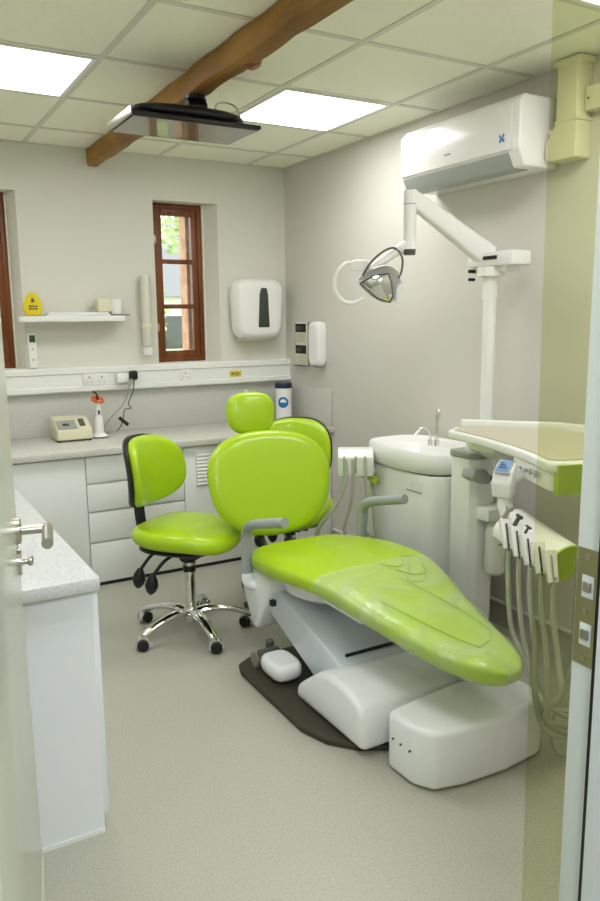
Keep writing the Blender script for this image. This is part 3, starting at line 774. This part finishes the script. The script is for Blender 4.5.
# armrests
def arm(sx, py, pz, ptx, name='armrest'):
    bm = bmesh.new()
    tube(bm, [(ptx, py, pz-.235), (ptx, py, pz-.10), (ptx, py-.006, pz-.045), (ptx+.0, py-.05, pz-.005), (ptx+.02, py-.13, pz+.018), (ptx+.05, py-.25, pz+.045)], .021, 14, n=6, flat=1.15)
    a = obj('armrest', bm, 'grey', DC)
    return a
a1 = arm(-1, -1.80, .605, -1.195)
bm = bmesh.new(); tube(bm, [(-1.195, -1.80, .38), (-1.193, -1.805, .345), (-1.17, -1.82, .33), (-1.10, -1.86, .33)], .026, 14); obj('armrest_socket', bm, 'chairwhite', DC)
a2 = arm(1, -1.84, .637, -.632)
bm = bmesh.new(); tube(bm, [(-.64, -1.84, .41), (-.642, -1.845, .36), (-.67, -1.85, .34), (-.76, -1.88, .33)], .026, 14); obj('armrest_socket', bm, 'chairwhite', DC)
# side carrier plate and under-seat pan
bm = bmesh.new(); prism(bm, [(-1.70, .40), (-1.97, .395), (-1.975, .34), (-1.90, .24), (-1.84, .135), (-1.80, .135), (-1.74, .22), (-1.70, .30)], -1.175, -.71, 'x', bev=.016); obj('side_carrier', bm, 'chairwhite', DC)
bm = bmesh.new(); lathe(bm, [(0, -.085), (.14, -.083), (.20, -.05), (.215, -.01), (.21, 0), (0, 0)], (-.93, -2.06, .405)); obj('seat_pan', bm, 'chairwhite', DC)
bm = bmesh.new(); box(bm, -1.12, -.77, -2.55, -1.9, .395, .42, .01); obj('seat_frame', bm, 'chairwhite', DC)
bm = bmesh.new(); box(bm, -1.178, -1.155, -1.99, -1.965, .285, .31, .003); obj('hinge_block', bm, 'black', DC)
# lift arm
bm = bmesh.new(); prism(bm, [(-1.83, .36), (-1.90, .355), (-2.50, .185), (-2.55, .10), (-2.30, .06), (-1.80, .25)], -1.135, -.745, 'x', bev=.010); obj('lift_arm', bm, 'metalpaint', DC)
bm = bmesh.new(); prism(bm, [(-2.40, .213), (-2.408, .214), (-2.408, .223), (-2.40, .224)], -1.09, -.80, 'x'); obj('arm_slot', bm, 'black', DC)
# base cover
bm = bmesh.new(); prism(bm, [(-2.26, .025), (-2.26, .08), (-2.41, .19), (-2.48, .213), (-2.60, .213), (-2.685, .19), (-2.71, .15), (-2.71, .025)], -1.225, -.66, 'x', bev=.028, seg=4); obj('base_cover', bm, 'chairwhite', DC)
# base plate, rounded
bm = bmesh.new()
bpo = [(-1.31, -2.45), (-1.305, -1.95), (-1.285, -1.885), (-1.22, -1.845), (-.65, -1.845), (-.60, -1.9), (-.60, -2.55), (-.66, -2.68), (-.80, -2.735), (-1.08, -2.725), (-1.2, -2.655), (-1.275, -2.565)]
prism(bm, bpo, .0, .022, 'z', bev=.006); obj('base_plate', bm, 'rubber', DC)
# foot box
FB = []
bm = bmesh.new()
fo = [(-1.175, -2.775), (-1.172, -2.90), (-1.135, -2.965), (-1.03, -2.99), (-.86, -3.0), (-.70, -2.985), (-.655, -2.955), (-.645, -2.86), (-.70, -2.745), (-.85, -2.74), (-1.0, -2.75)]
prism(bm, fo, .003, .205, 'z', bev=.022, seg=4); obj('junction_box', bm, 'chairwhite', DC)
for y in (-2.81, -2.85, -2.895): bm = bmesh.new(); cyl(bm, (-1.178, y, .12), (-1.172, y, .12), .0035, seg=10); obj('screw', bm, 'ink', DC)
bm = bmesh.new(); tube(bm, [(-.78, -2.55, .40), (-.78, -2.68, .25), (-.78, -2.76, .17)], .02, 12); obj('cable_boot', bm, 'dgrey', DC)
# foot control
t = thing('foot_control', 'white foot pedal with grey hinge on the chair base plate', 'foot pedal', (-1.19, -2.06, .023))
bm = bmesh.new(); pillow(bm, superell(.066, .092, 3.4, 40), .068, lambda u, v, w: Vector((-1.185+u, -2.075+v, .068+w)), edge=.75); obj('pedal', bm, 'chairwhite', t)
bm = bmesh.new(); box(bm, -1.235, -1.14, -1.985, -1.955, .024, .10, .006); obj('hinge', bm, 'dgrey', t)
bm = bmesh.new(); cyl(bm, (-1.245, -1.95, .055), (-1.235, -1.95, .055), .032); obj('bracket', bm, 'pedalsilver', t)
bm = bmesh.new(); cyl(bm, (-1.16, -1.93, .024), (-1.16, -1.93, .115), .018); obj('pivot', bm, 'dgrey', t)

# ---------------------------------------------------------------- spittoon unit, column, lamp pole
U = thing('spittoon_unit', 'white spittoon cabinet with ceramic basin and chrome taps beside the chair', 'dental unit', (-.25, -1.85, .1))
bo_ = [(-.40, -1.56), (-.405, -1.96), (-.385, -2.03), (-.33, -2.07), (-.25, -2.085), (-.06, -2.085), (-.06, -1.50), (-.37, -1.50)]
bm = bmesh.new(); prism(bm, bo_, .12, .745, 'z', bev=.012); obj('cabinet_body', bm, 'white', U)
bm = bmesh.new(); prism(bm, [(a*1.0, b) for a, b in [(-.392, -1.57), (-.397, -1.95), (-.378, -2.02), (-.33, -2.06), (-.25, -2.075), (-.07, -2.075), (-.07, -1.52), (-.36, -1.51)]], .742, .752, 'z'); obj('shadow_gap', bm, 'dgrey', U)
# basin
BR = [(x, y) for x, y in superell(.20, .30, 3.0, 56)]
def basin_ring(s, z, dx=0.0): return [(-.235+x*s+dx, -1.79+y*s*(1.0), z) for x, y in BR]
bm = bmesh.new(); loft(bm, [basin_ring(.93, .752), basin_ring(.98, .765), basin_ring(1.0, .80), basin_ring(.995, .838), basin_ring(.97, .848), basin_ring(.90, .846), basin_ring(.86, .836)] + [basin_ring(k_, z_, d_) for k_, z_, d_ in ((.72, .832, -.02), (.66, .825, -.035), (.60, .80, -.04), (.45, .77, -.04), (.2, .762, -.04), (.02, .761, -.04))], cap0=True)
obj('basin', bm, 'plastic', U)
bm = bmesh.new(); cyl(bm, (-.17, -1.80, .835), (-.17, -1.80, .86), .013); tube(bm, [(-.17, -1.80, .85), (-.17, -1.80, .95), (-.17, -1.80, .99), (-.176, -1.815, 1.01), (-.186, -1.832, 1.008), (-.19, -1.838, .965)], .0075, 12)
obj('cup_filler', bm, 'chrome', U)
bm = bmesh.new(); cyl(bm, (-.19, -1.775, .835), (-.19, -1.775, .86), .013); tube(bm, [(-.19, -1.775, .85), (-.19, -1.775, .89), (-.205, -1.77, .918), (-.235, -1.76, .918), (-.265, -1.75, .885)], .0065, 12)
obj('bowl_rinse_spout', bm, 'chrome', U)
for k in range(5):
    ya = -1.895-.020*k; obj('embossed_letter', B(-.4068, -.405, ya-.013, ya-.009, .676, .708), 'white', U); obj('embossed_letter', B(-.4068, -.405, ya-.013, ya, .676+.028*(k % 2), .680+.028*(k % 2)), 'white', U)
bm = bmesh.new(); box(bm, -.4075, -.405, -1.985, -1.875, .660, .666); obj('logo_underline', bm, 'inksoft', U)
obj('floor_mount', B(-.33, -.07, -2.0, -1.6, 0, .12, bev=.01), 'white', U)
# supply column (lens side)
K = thing('supply_column', 'tall cream column with grey cap between the spittoon and the instrument tray', 'column', (-.26, -2.2, .1))
bm = bmesh.new(); prism(bm, [(-.36, -2.125), (-.355, -2.235), (-.325, -2.262), (-.245, -2.265), (-.215, -2.24), (-.21, -2.125)], .125, .855, 'z', bev=.006); obj('column_body', bm, 'white', K)
bm = bmesh.new(); prism(bm, [(-.366, -2.12), (-.361, -2.24), (-.329, -2.268), (-.241, -2.271), (-.209, -2.244), (-.204, -2.12)], .855, .885, 'z', bev=.006); obj('cap', bm, 'panelgrey', K)
bm = bmesh.new(); cyl(bm, (-.30, -2.19, .885), (-.30, -2.19, .925), .03); cyl(bm, (-.245, -2.19, .885), (-.245, -2.19, .915), .022); obj('cap_pivots', bm, 'white', K)
obj('bracket', B(-.34, -.20, -2.34, -2.266, .60, .655, bev=.006), 'white', K)
obj('foot', B(-.33, -.22, -2.23, -2.14, 0, .125, bev=.006), 'white', K)
t = thing('water_bottle', 'milky white water bottle hanging under the bracket on the cream column', 'bottle', (-.27, -2.31, .36))
bm = bmesh.new(); lathe(bm, [(0, 0), (.03, 0), (.042, .012), (.044, .04), (.044, .18), (.038, .21), (.024, .232), (.022, .24), (0, .24)], (-.27, -2.315, .36)); obj('bottle_body', bm, 'bottle', t)
for k, z in enumerate((.47, .485, .50)):
    pass
obj('label_lines', B(-.295, -.275, -2.3605, -2.357, .50, .505), 'inksoft', t)
t = thing('suction_handpiece', 'grey suction handpiece held on the cream column below its cap', 'dental tool', (-.33, -2.28, .78))
bm = bmesh.new(); prism(bm, [(-.44, .80), (-.425, .835), (-.36, .83), (-.335, .80), (-.34, .765), (-.40, .775)], -2.345, -2.272, 'y', bev=.008); obj('body', bm, 'panelgrey', t)
bm = bmesh.new(); cyl(bm, (-.36, -2.31, .79), (-.30, -2.30, .78), .014); obj('nozzle', bm, 'dgrey', t)
# pole with lamp arm
L = thing('operating_light', 'white pole-mounted dental operating lamp with spring arm and mirrored reflector', 'lamp', (-.165, -2.12, .85))
bm = bmesh.new(); cyl(bm, (-.165, -2.125, .0), (-.165, -2.125, 1.60), .0285); cyl(bm, (-.165, -2.125, 1.52), (-.165, -2.125, 1.645), .033); obj('pole', bm, 'plastic', L)
# arm base head
e0 = Vector((-.165, -2.12, 1.665))
bm = bmesh.new(); box(bm, -.205, -.095, -2.285, -2.02, 1.655, 1.715, .008); cyl(bm, (-.165, -2.125, 1.615), (-.165, -2.125, 1.655), .058); box(bm, -.18, -.10, -2.23, -2.0, 1.63, 1.66, .008)
obj('arm_knuckle', bm, 'plastic', L)
obj('cover_slot', B(-.2085, -.2045, -2.20, -2.12, 1.682, 1.697), 'black', L)
bm = bmesh.new(); cyl(bm, (-.21, -2.04, 1.64), (-.175, -2.04, 1.64), .008); cyl(bm, (-.21, -2.04, 1.605), (-.18, -2.04, 1.605), .007); obj('tension_screw', bm, 'black', L)
p0 = Vector((-.15, -2.09, 1.70)); p1 = Vector((-.53, -2.03, 1.932))
def bar(bm, p0, p1, w0, h0, w1, h1, n=4):
    d_ = (p1-p0).normalized(); side = d_.cross(Vector((0, 0, 1))).normalized(); up_ = side.cross(d_)
    rings = []
    for i in range(7):
        t_ = i/6; p = p0.lerp(p1, t_); w = w0+(w1-w0)*t_; h = h0+(h1-h0)*t_
        rings.append([p + side*a + up_*b for a, b in superell(w/2, h/2, 4, 20)])
    return loft(bm, rings)
bm = bmesh.new(); bar(bm, p0, p1, .065, .10, .05, .065); obj('spring_arm', bm, 'plastic', L)
bm = bmesh.new(); bar(bm, p0+Vector((-.03, .0, .035)), p0.lerp(p1, .55)+Vector((0, 0, .04)), .05, .03, .045, .02); obj('arm_cover', bm, 'cream', L)
bm = bmesh.new(); cyl(bm, (-.53, -2.03, 1.72), (-.53, -2.03, 1.955), .0265, .0265); obj('drop_link', bm, 'plastic', L)
bm = bmesh.new(); cyl(bm, (-.53, -2.03, 1.90), (-.53, -2.03, 1.903), .0272); obj('link_seam', bm, 'inksoft', L)
bm = bmesh.new(); cyl(bm, (-.53, -2.03, 1.70), (-.53, -2.03, 1.722), .024, .027); obj('link_cap', bm, 'dgrey', L)
bm = bmesh.new(); tube(bm, [(-.53, -2.03, 1.75), (-.56, -2.005, 1.725), (-.60, -1.97, 1.69), (-.64, -1.93, 1.655), (-.67, -1.91, 1.63)], .017, 12, flat=.9, rs=(.026, .014)); obj('head_yoke', bm, 'plastic', L)
# head: curved mirror shell facing down and toward the chair
hc = Vector((-.635, -1.975, 1.590))
R_ = Matrix.Rotation(math.radians(0), 3, 'Z')
nrm = Vector((-.55, -.80, -.22)).normalized(); uu = Vector((.86, -.5, 0)); uu = (uu - nrm*uu.dot(nrm)).normalized(); vv = nrm.cross(uu)
if vv.z < 0: vv = -vv
def hm(u, v, w): return hc + uu*u + vv*v + nrm*w
shield = [(-.10, .012), (-.06, .045), (-.01, .068), (.035, .072), (.07, .05), (.085, .01), (.088, -.04), (.07, -.075), (.02, -.085), (-.03, -.062), (-.075, -.025)]
sp_ = smooth_pts([(a, b, 0) for a, b in shield + [shield[0]]], 4)[:-1]
bm = bmesh.new(); loft(bm, [[hm(p.x*s, p.y*s, w) for p in sp_] for s, w in ((.3, -.06), (.7, -.052), (.93, -.03), (1, 0), (.97, .012), (.93, .008), (.7, -.015), (.3, -.022), (.02, -.024))])
obj('lamp_head', bm, 'plastic', L)
tri_ = [(-.085, .0), (-.03, .032), (.03, .04), (.045, .0), (.052, -.055), (.04, -.078), (-.01, -.062), (-.05, -.03)]
bm = bmesh.new(); loft(bm, [[hm(a*1.06, b*1.06, .016) for a, b in tri_], [hm(a, b, .024) for a, b in tri_], [hm(a*.93, b*.93, .024) for a, b in tri_]], cap0=True, cap1=False)
loft(bm, [[hm(a*.93, b*.93, .024) for a, b in tri_], [hm(a*.9, b*.9, .02) for a, b in tri_]], cap0=False); obj('reflector_rim', bm, 'dgrey', L)
bm = bmesh.new(); loft(bm, [[hm(a*s, b*s, .026+ .012*(1-s*s)) for a, b in tri_] for s in (.94, .8, .6, .3, .02)], cap0=True); obj('reflector', bm, 'chrome', L, label='mirrored shield-shaped reflector')
bm = bmesh.new(); tube(bm, [hm(-.075, .03, .01), hm(-.04, .085, .0), hm(.01, .125, -.02), hm(.055, .135, -.03), hm(.085, .10, -.02), hm(.085, .05, 0), hm(.072, .02, .01)], .0045, 10); obj('guard_hoop', bm, 'dgrey', L, label='thin dark hoop above the reflector')
bm = bmesh.new(); tube(bm, [hm(-.09, .065, -.02), hm(-.14, .075, -.02), hm(-.18, .04, -.01), hm(-.19, -.02, 0), hm(-.16, -.075, 0), hm(-.11, -.085, 0), hm(-.07, -.065, 0)], .0105, 12, flat=.8); obj('handle', bm, 'plastic', L)
bm = bmesh.new(); pillow(bm, superell(.045, .022, 3, 24), .03, lambda u, v, w: hm(-.085+u, .068+v, -.02+w)); obj('handle_mount', bm, 'plastic', L)
bm = bmesh.new(); pillow(bm, superell(.022, .04, 3, 24), .03, lambda u, v, w: hm(.085+u, -.045+v, -.0+w)); obj('side_handle', bm, 'plastic', L)

# ---------------------------------------------------------------- assistant instrument holder
A = thing('suction_hose_holder', 'white assistant holder block with grey hoses behind the right armrest', 'instrument holder', (-.50, -1.6, .45))
def rotz(bm, c, a): return xform(bm, Matrix.Translation(c) @ Matrix.Rotation(a, 4, 'Z') @ Matrix.Translation(-Vector(c)))
ac = Vector((-.505, -1.6, .77))
bm = prism(bmesh.new(), [(-.05, -.075), (-.058, .02), (-.02, .05), (.04, .055), (.055, .0), (.04, -.06)], -.085, .085, 'x', bev=.006)
xform(bm, Matrix.Translation(ac) @ Matrix.Rotation(math.radians(-33), 4, 'Z')); obj('holder_block', bm, 'plastic', A)
bm = bmesh.new()
for k in (-.055, -.0, .045):
    box(bm, k-.005, k+.005, -.060, -.051, -.06, .025, .003)
xform(bm, Matrix.Translation(ac) @ Matrix.Rotation(math.radians(-33), 4, 'Z')); obj('hose_slots', bm, 'panelgrey', A)
bm = prism(bmesh.new(), [(.02, -.07), (.11, -.085), (.10, -.12), (.04, -.09)], -.02, .04, 'y'); xform(bm, Matrix.Translation(ac) @ Matrix.Rotation(math.radians(-33), 4, 'Z')); obj('underside_trim', bm, 'limeplastic', A)
bm = bmesh.new(); tube(bm, [ac+Vector((.05, .0, -.0)), ac+Vector((.07, .0, -.03)), (-.408, -1.62, .70)], .018, 12); obj('swing_arm', bm, 'plastic', A)
ra = math.radians(-33)
for k, (u, ex, r_) in enumerate(((-.052, -.13, .011), (-.015, -.02, .008), (.045, .03, .008))):
    s0 = ac + Vector((u*math.cos(ra)+.055*math.sin(ra), u*math.sin(ra)-.055*math.cos(ra), 0))
    bm = bmesh.new(); tube(bm, [s0+Vector((0, 0, .01)), s0+Vector((0, -.005, -.08)), s0+Vector((ex*.35, .0, -.2)), s0+Vector((ex, .04, -.36)), (-.46+.012*k, -1.62+.03*k, .33), (-.415, -1.66+.04*k, .38)], r_, 10)
    obj('hose', bm, 'hose', A)
bm = bmesh.new(); tube(bm, [(-.416, -1.60, .66), (-.43, -1.64, .62), (-.44, -1.66, .54), (-.435, -1.67, .42), (-.416, -1.68, .34)], .008, 10); obj('hose', bm, 'hose', A)

# ---------------------------------------------------------------- doctor's delivery tray
D = thing('instrument_delivery_unit', 'white instrument tray unit with beige mat and lime edge beside the chair foot end', 'dental unit', (-.45, -2.7, .9))
tp = [(-.525, -2.29), (-.555, -2.50), (-.605, -2.70), (-.655, -2.84), (-.72, -2.975), (-.705, -3.01), (-.45, -3.09), (-.20, -3.05), (-.13, -2.62), (-.18, -2.42), (-.33, -2.25), (-.45, -2.24)]
bm = bmesh.new(); prism(bm, tp, .968, 1.0, 'z', bev=.008); obj('tray_rim', bm, 'plastic', D)
cxy = (-.42, -2.68)
bm = bmesh.new(); prism(bm, [(cxy[0]+(a-cxy[0])*.90, cxy[1]+(b-cxy[1])*.93) for a, b in tp], 1.0005, 1.004, 'z'); obj('tray_mat', bm, 'tray', D)
lp = [(-.60, -2.72), (-.645, -2.84), (-.705, -2.975), (-.69, -3.0), (-.45, -3.075), (-.22, -3.04), (-.2, -2.80), (-.40, -2.70)]
bm = bmesh.new(); prism(bm, lp, .905, .968, 'z', bev=.006); obj('tray_body', bm, 'plastic', D)
bm = bmesh.new(); prism(bm, [(-.700, -2.99), (-.45, -3.06), (-.205, -3.03), (-.205, -3.062), (-.45, -3.099), (-.712, -3.018)], .90, .994, 'z'); obj('tray_front_band', bm, 'limeplastic', D)
bm = bmesh.new(); prism(bm, [(-.40, -2.225), (-.15, -2.50), (-.10, -2.66), (-.13, -2.67), (-.18, -2.52), (-.41, -2.25)], 1.0, 1.028, 'z', bev=.003); obj('rear_rail', bm, 'plastic', D)
bm = bmesh.new()
for k, (x, y) in enumerate(((-.640, -2.80), (-.655, -2.84), (-.667, -2.87), (-.68, -2.905))):
    n_ = Vector((-.89, .4, 0)).normalized(); c_ = Vector((x, y, .945)) + n_*.003
    cyl(bm, c_, c_ + n_*.006, .006+.002*k, seg=16)
obj('side_knobs', bm, 'panelgrey', D)
bm = bmesh.new(); prism(bm, [(-.40, .97), (-.40, .91), (-.30, .86), (-.25, .86), (-.25, .97)], -2.42, -2.28, 'y', bev=.006); 
tube(bm, [(-.27, -2.19, .915), (-.28, -2.24, .93), (-.32, -2.32, .94), (-.38, -2.45, .945), (-.42, -2.6, .945)], .03, 14); obj('support_arm', bm, 'plastic', D)
# display head
dc = Vector((-.685, -2.77, .90))
Dm = Matrix.Translation(dc) @ Matrix.Rotation(math.radians(-66), 4, 'Z')
bm = prism(bmesh.new(), [(-.035, -.055), (-.045, -.005), (-.030, .035), (.01, .062), (.03, .05), (.03, -.05)], -.034, .034, 'x', bev=.008); xform(bm, Dm); dh = obj('display_head', bm, 'plastic', D)
bm = bmesh.new(); b0 = box(bm, -.022, .022, -.002, .002, -.026, .026, .001); xform(bm, Dm @ Matrix.Translation((0, -.0135, .0515)) @ Matrix.Rotation(math.radians(-55), 4, 'X')); obj('display', bm, 'lcd', dh)
bm = bmesh.new(); b0 = box(bm, -.027, .027, -.002, .001, -.034, .030, .002); xform(bm, Dm @ Matrix.Translation((0, -.0125, .0505)) @ Matrix.Rotation(math.radians(-55), 4, 'X')); obj('display_bezel', bm, 'panelgrey', dh)
bm = bmesh.new()
for i in range(4): box(bm, -.016, .014-.005*i, -.0035, -.002, -.012+.008*i, -.010+.008*i)
xform(bm, Dm @ Matrix.Translation((0, -.0135, .0515)) @ Matrix.Rotation(math.radians(-55), 4, 'X')); obj('display_text', bm, 'navy', dh)
bm = bmesh.new(); tube(bm, [dc+Vector((0, 0, -.03)), dc+Vector((0, -.005, -.09)), dc+Vector((-.005, -.03, -.125))], .026, 14); obj('display_neck', bm, 'plastic', D)
bm = bmesh.new(); tube(bm, [dc+Vector((.02, 0, .0)), dc+Vector((.08, -.02, .03)), (-.58, -2.80, .94)], .02, 12); obj('display_arm', bm, 'plastic', D)
# holder bar from s to e
s_p = Vector((-.700, -2.82, .752)); e_p = Vector((-.745, -3.075, .708))
ax = (e_p - s_p).normalized(); side = Vector((-1, 0, 0)); side = (side - ax*side.dot(ax)).normalized(); upv = side.cross(ax)
if upv.z < 0: upv = -upv
prof = [(.055, -.035), (.052, .0), (.02, .04), (-.02, .055), (-.055, .045), (-.06, .0), (-.045, -.05), (-.005, -.062)]
pr2 = [(p.x, p.y) for p in smooth_pts([(a, b, 0) for a, b in prof+[prof[0]]], 3)[:-1]]
def hb(s): return [s_p + ax*s + side*a + upv*b for a, b in pr2]
Lh = (e_p-s_p).length
bm = bmesh.new(); loft(bm, [hb(-.02), hb(Lh)]); obj('holder_bar', bm, 'plastic', D)
bm = bmesh.new(); loft(bm, [[p + ax*(Lh) for p in [s_p + side*a + upv*b for a, b in pr2]], [s_p+ax*(Lh+.006) + side*a*.98 + upv*b*.98 for a, b in pr2]]); obj('end_cap', bm, 'limeplastic', D)
nh = 5
hpos = []
for k in range(nh):
    s = .015 + k*(Lh-.03)/(nh-1)*1.0
    base = s_p + ax*s
    # angled finger rest pockets
    bm = bmesh.new()
    c0 = base + side*.042 + upv*.035; c1 = base + side*.052 - upv*.042 + ax*.055
    bar(bm, c0, c1, .040, .036, .028, .028); obj('instrument_pocket', bm, 'plastic', D)
    c2 = base + side*.062 + upv*.02
    bm = bmesh.new(); bar(bm, c0 + side*.012 + ax*.026, c1 + side*.010+ax*.018, .005, .005, .004, .004); obj('pocket_groove', bm, 'ink' if k < 4 else 'panelgrey', D)
    hpos.append(c1)
for k, (h_, cr) in enumerate(((.035, .011), (.03, .008), (.018, .005))):
    base = s_p + ax*(.015 + k*(Lh-.03)/(nh-1)) + side*.045 + upv*.045
    t = thing('dental_handpiece', ['grey syringe tip in the first slot of the instrument holder', 'dark metal handpiece in the second slot of the instrument holder', 'small dark handpiece tip in the third slot of the instrument holder'][k], 'dental tool', tuple(base), 0, 'handpieces in the instrument holder')
    bm = bmesh.new(); d_ = (upv*.9 - side*.3 + ax*.1).normalized()
    cyl(bm, base-d_*.005, base+d_*h_, cr, cr*.8, 16); obj('grip', bm, ['steel', 'dgrey', 'dgrey'][k], t)
    bm = bmesh.new(); cyl(bm, base+d_*h_-ax*.012, base+d_*(h_)+ax*.012, cr*.75, seg=14); obj('head', bm, ['panelgrey', 'ink', 'ink'][k], t)
# hoses: from the pockets down in a loop and up under the tray
mats_ = ['hose', 'hose', 'hose', 'hose', 'hose']
ends = [(-.60, -3.03, .90), (-.575, -3.035, .90), (-.55, -3.03, .90), (-.52, -3.04, .90), (-.49, -3.04, .90)]
for k in range(nh):
    a = hpos[k]; e = Vector(ends[k]); low = [.17, .12, .10, .14, .19][k]
    bm = bmesh.new()
    tube(bm, [a + upv*.02, a + Vector((0, -.005, -.10)), (a.x+.005, a.y-.03, .42), (a.x+.0, min(a.y-.05, -3.03), low+.13), (a.x+.05, -3.055, low+.03), ((a.x+e.x)/2+.07, -3.085, low), (e.x+.05, -3.10, low+.10), (e.x+.045, -3.08, .42), (e.x+.01, -3.03, .75), e], .0085, 10)
    obj('hose', bm, mats_[k], D)
bm = bmesh.new(); tube(bm, [(-.47, -3.0, .9), (-.48, -3.0, .6), (-.56, -3.0, .35), (-.66, -3.0, .12), (-.66, -3.02, .02), (-.60, -3.05, .012), (-.5, -3.0, .012)], .004, 8); obj('supply_tube', bm, 'hose', D)

# ---------------------------------------------------------------- outside
struct('ground', B(-14, 16, .33, 26, -.35, -.25), 'grass')
def tree(label, c, s, seed):
    rnd = random.Random(seed); o = thing('tree', label, 'tree', (c[0], c[1], -.25))
    bm = bmesh.new(); tube(bm, [(c[0], c[1], -.25), (c[0]+.1, c[1], 1.0), (c[0], c[1], c[2])], .12, 10, rs=(.16, .06)); obj('trunk', bm, 'bark', o)
    bm = bmesh.new()
    for i in range(1400):
        v = Vector((rnd.gauss(0, 1), rnd.gauss(0, 1), rnd.gauss(0, 1))).normalized() * s * rnd.uniform(.35, 1) ** .6
        p = Vector(c) + v; n = Vector((rnd.gauss(0, 1), rnd.gauss(0, 1), rnd.gauss(0, 1))).normalized(); u, w = frame_axes(n); k = .07*rnd.uniform(.6, 1.4)
        bm.faces.new([bm.verts.new(p+u*k), bm.verts.new(p+w*k*.5), bm.verts.new(p-u*k), bm.verts.new(p-w*k*.5)])
    obj('foliage', bm, 'leaf', o, smooth=0)
tree('leafy green tree seen through the upper pane of the right window', (1.2, 4.5, 3.1), .95, 1)
tree('green bush seen at the left of the middle window pane', (.6, 6.2, 1.6), .8, 2)
hs = thing('house', 'pale house with grey roof seen through the right window', 'building', (3.0, 9.5, -.25))
obj('wall', B(1.6, 6.0, 9.0, 12.5, -.25, 1.9), 'brick', hs)
bm = bmesh.new(); prism(bm, [(8.8, 1.85), (12.7, 1.85), (10.75, 3.4)], 1.4, 6.2, 'x'); obj('roof', bm, 'slate', hs)
obj('window', B(2.3, 2.8, 8.97, 9.0, .9, 1.5), 'darkwin', hs)
ob = thing('garden_fence', 'grey garden fence seen through the lower window pane', 'fence', (1.3, 5.2, -.25))
bm = bmesh.new()
for z in (.35, .75): box(bm, -1.5, 4.5, 5.2, 5.24, z, z+.07)
obj('rail', bm, 'slate', ob)
for i in range(7):
    obj('post', B(-1.4+i*.85, -1.3+i*.85, 5.16, 5.2, -.25, 1.0), 'slate', ob)

# ---------------------------------------------------------------- light, world, camera
w = bpy.data.worlds.new('World'); sc.world = w; w.use_nodes = True
bg = w.node_tree.nodes['Background']; bg.inputs[0].default_value = (0.95, 0.97, 1.0, 1); bg.inputs[1].default_value = 4.2
def area(name, loc, rot, sx, sy, e, col):
    l = bpy.data.lights.new(name, 'AREA'); l.shape = 'RECTANGLE'; l.size = sx; l.size_y = sy; l.energy = e; l.color = col
    o = bpy.data.objects.new(name, l); C.objects.link(o); o.location = loc; o.rotation_euler = rot; return o
area('corridor_fill', (-2.35, -5.3, H-.02), (0, 0, 0), 1.2, .6, 66, (.82, .9, 1.0))  # added cool fill light behind the camera, brightens surfaces near the door

cam = bpy.data.cameras.new('Camera'); co = bpy.data.objects.new('Camera', cam); C.objects.link(co); sc.camera = co
yw, pt, rl, f = .51963, .17391, -.0104, 757.60658
fwd = Vector((math.sin(yw)*math.cos(pt), math.cos(yw)*math.cos(pt), -math.sin(pt)))
rt = Vector((math.cos(yw), -math.sin(yw), 0)); upc = rt.cross(fwd)
c, s = math.cos(rl), math.sin(rl)
r2 = c*rt + s*upc; u2 = -s*rt + c*upc
m3 = Matrix((r2, u2, -fwd)).transposed()
co.matrix_world = Matrix.Translation((-2.53176, -4.60117, H-.96935)) @ m3.to_4x4()
cam.sensor_fit = 'VERTICAL'; cam.sensor_height = 24; cam.lens = f*24/901; cam.clip_start = .02; cam.clip_end = 100
vs = sc.view_settings; vs.view_transform = 'Standard'; vs.look = 'None'; vs.gamma = 1; vs.exposure = 0.0; vs.use_curve_mapping = False
sc.cycles.use_denoising = True; sc.cycles.max_bounces = 10; sc.cycles.transparent_max_bounces = 12
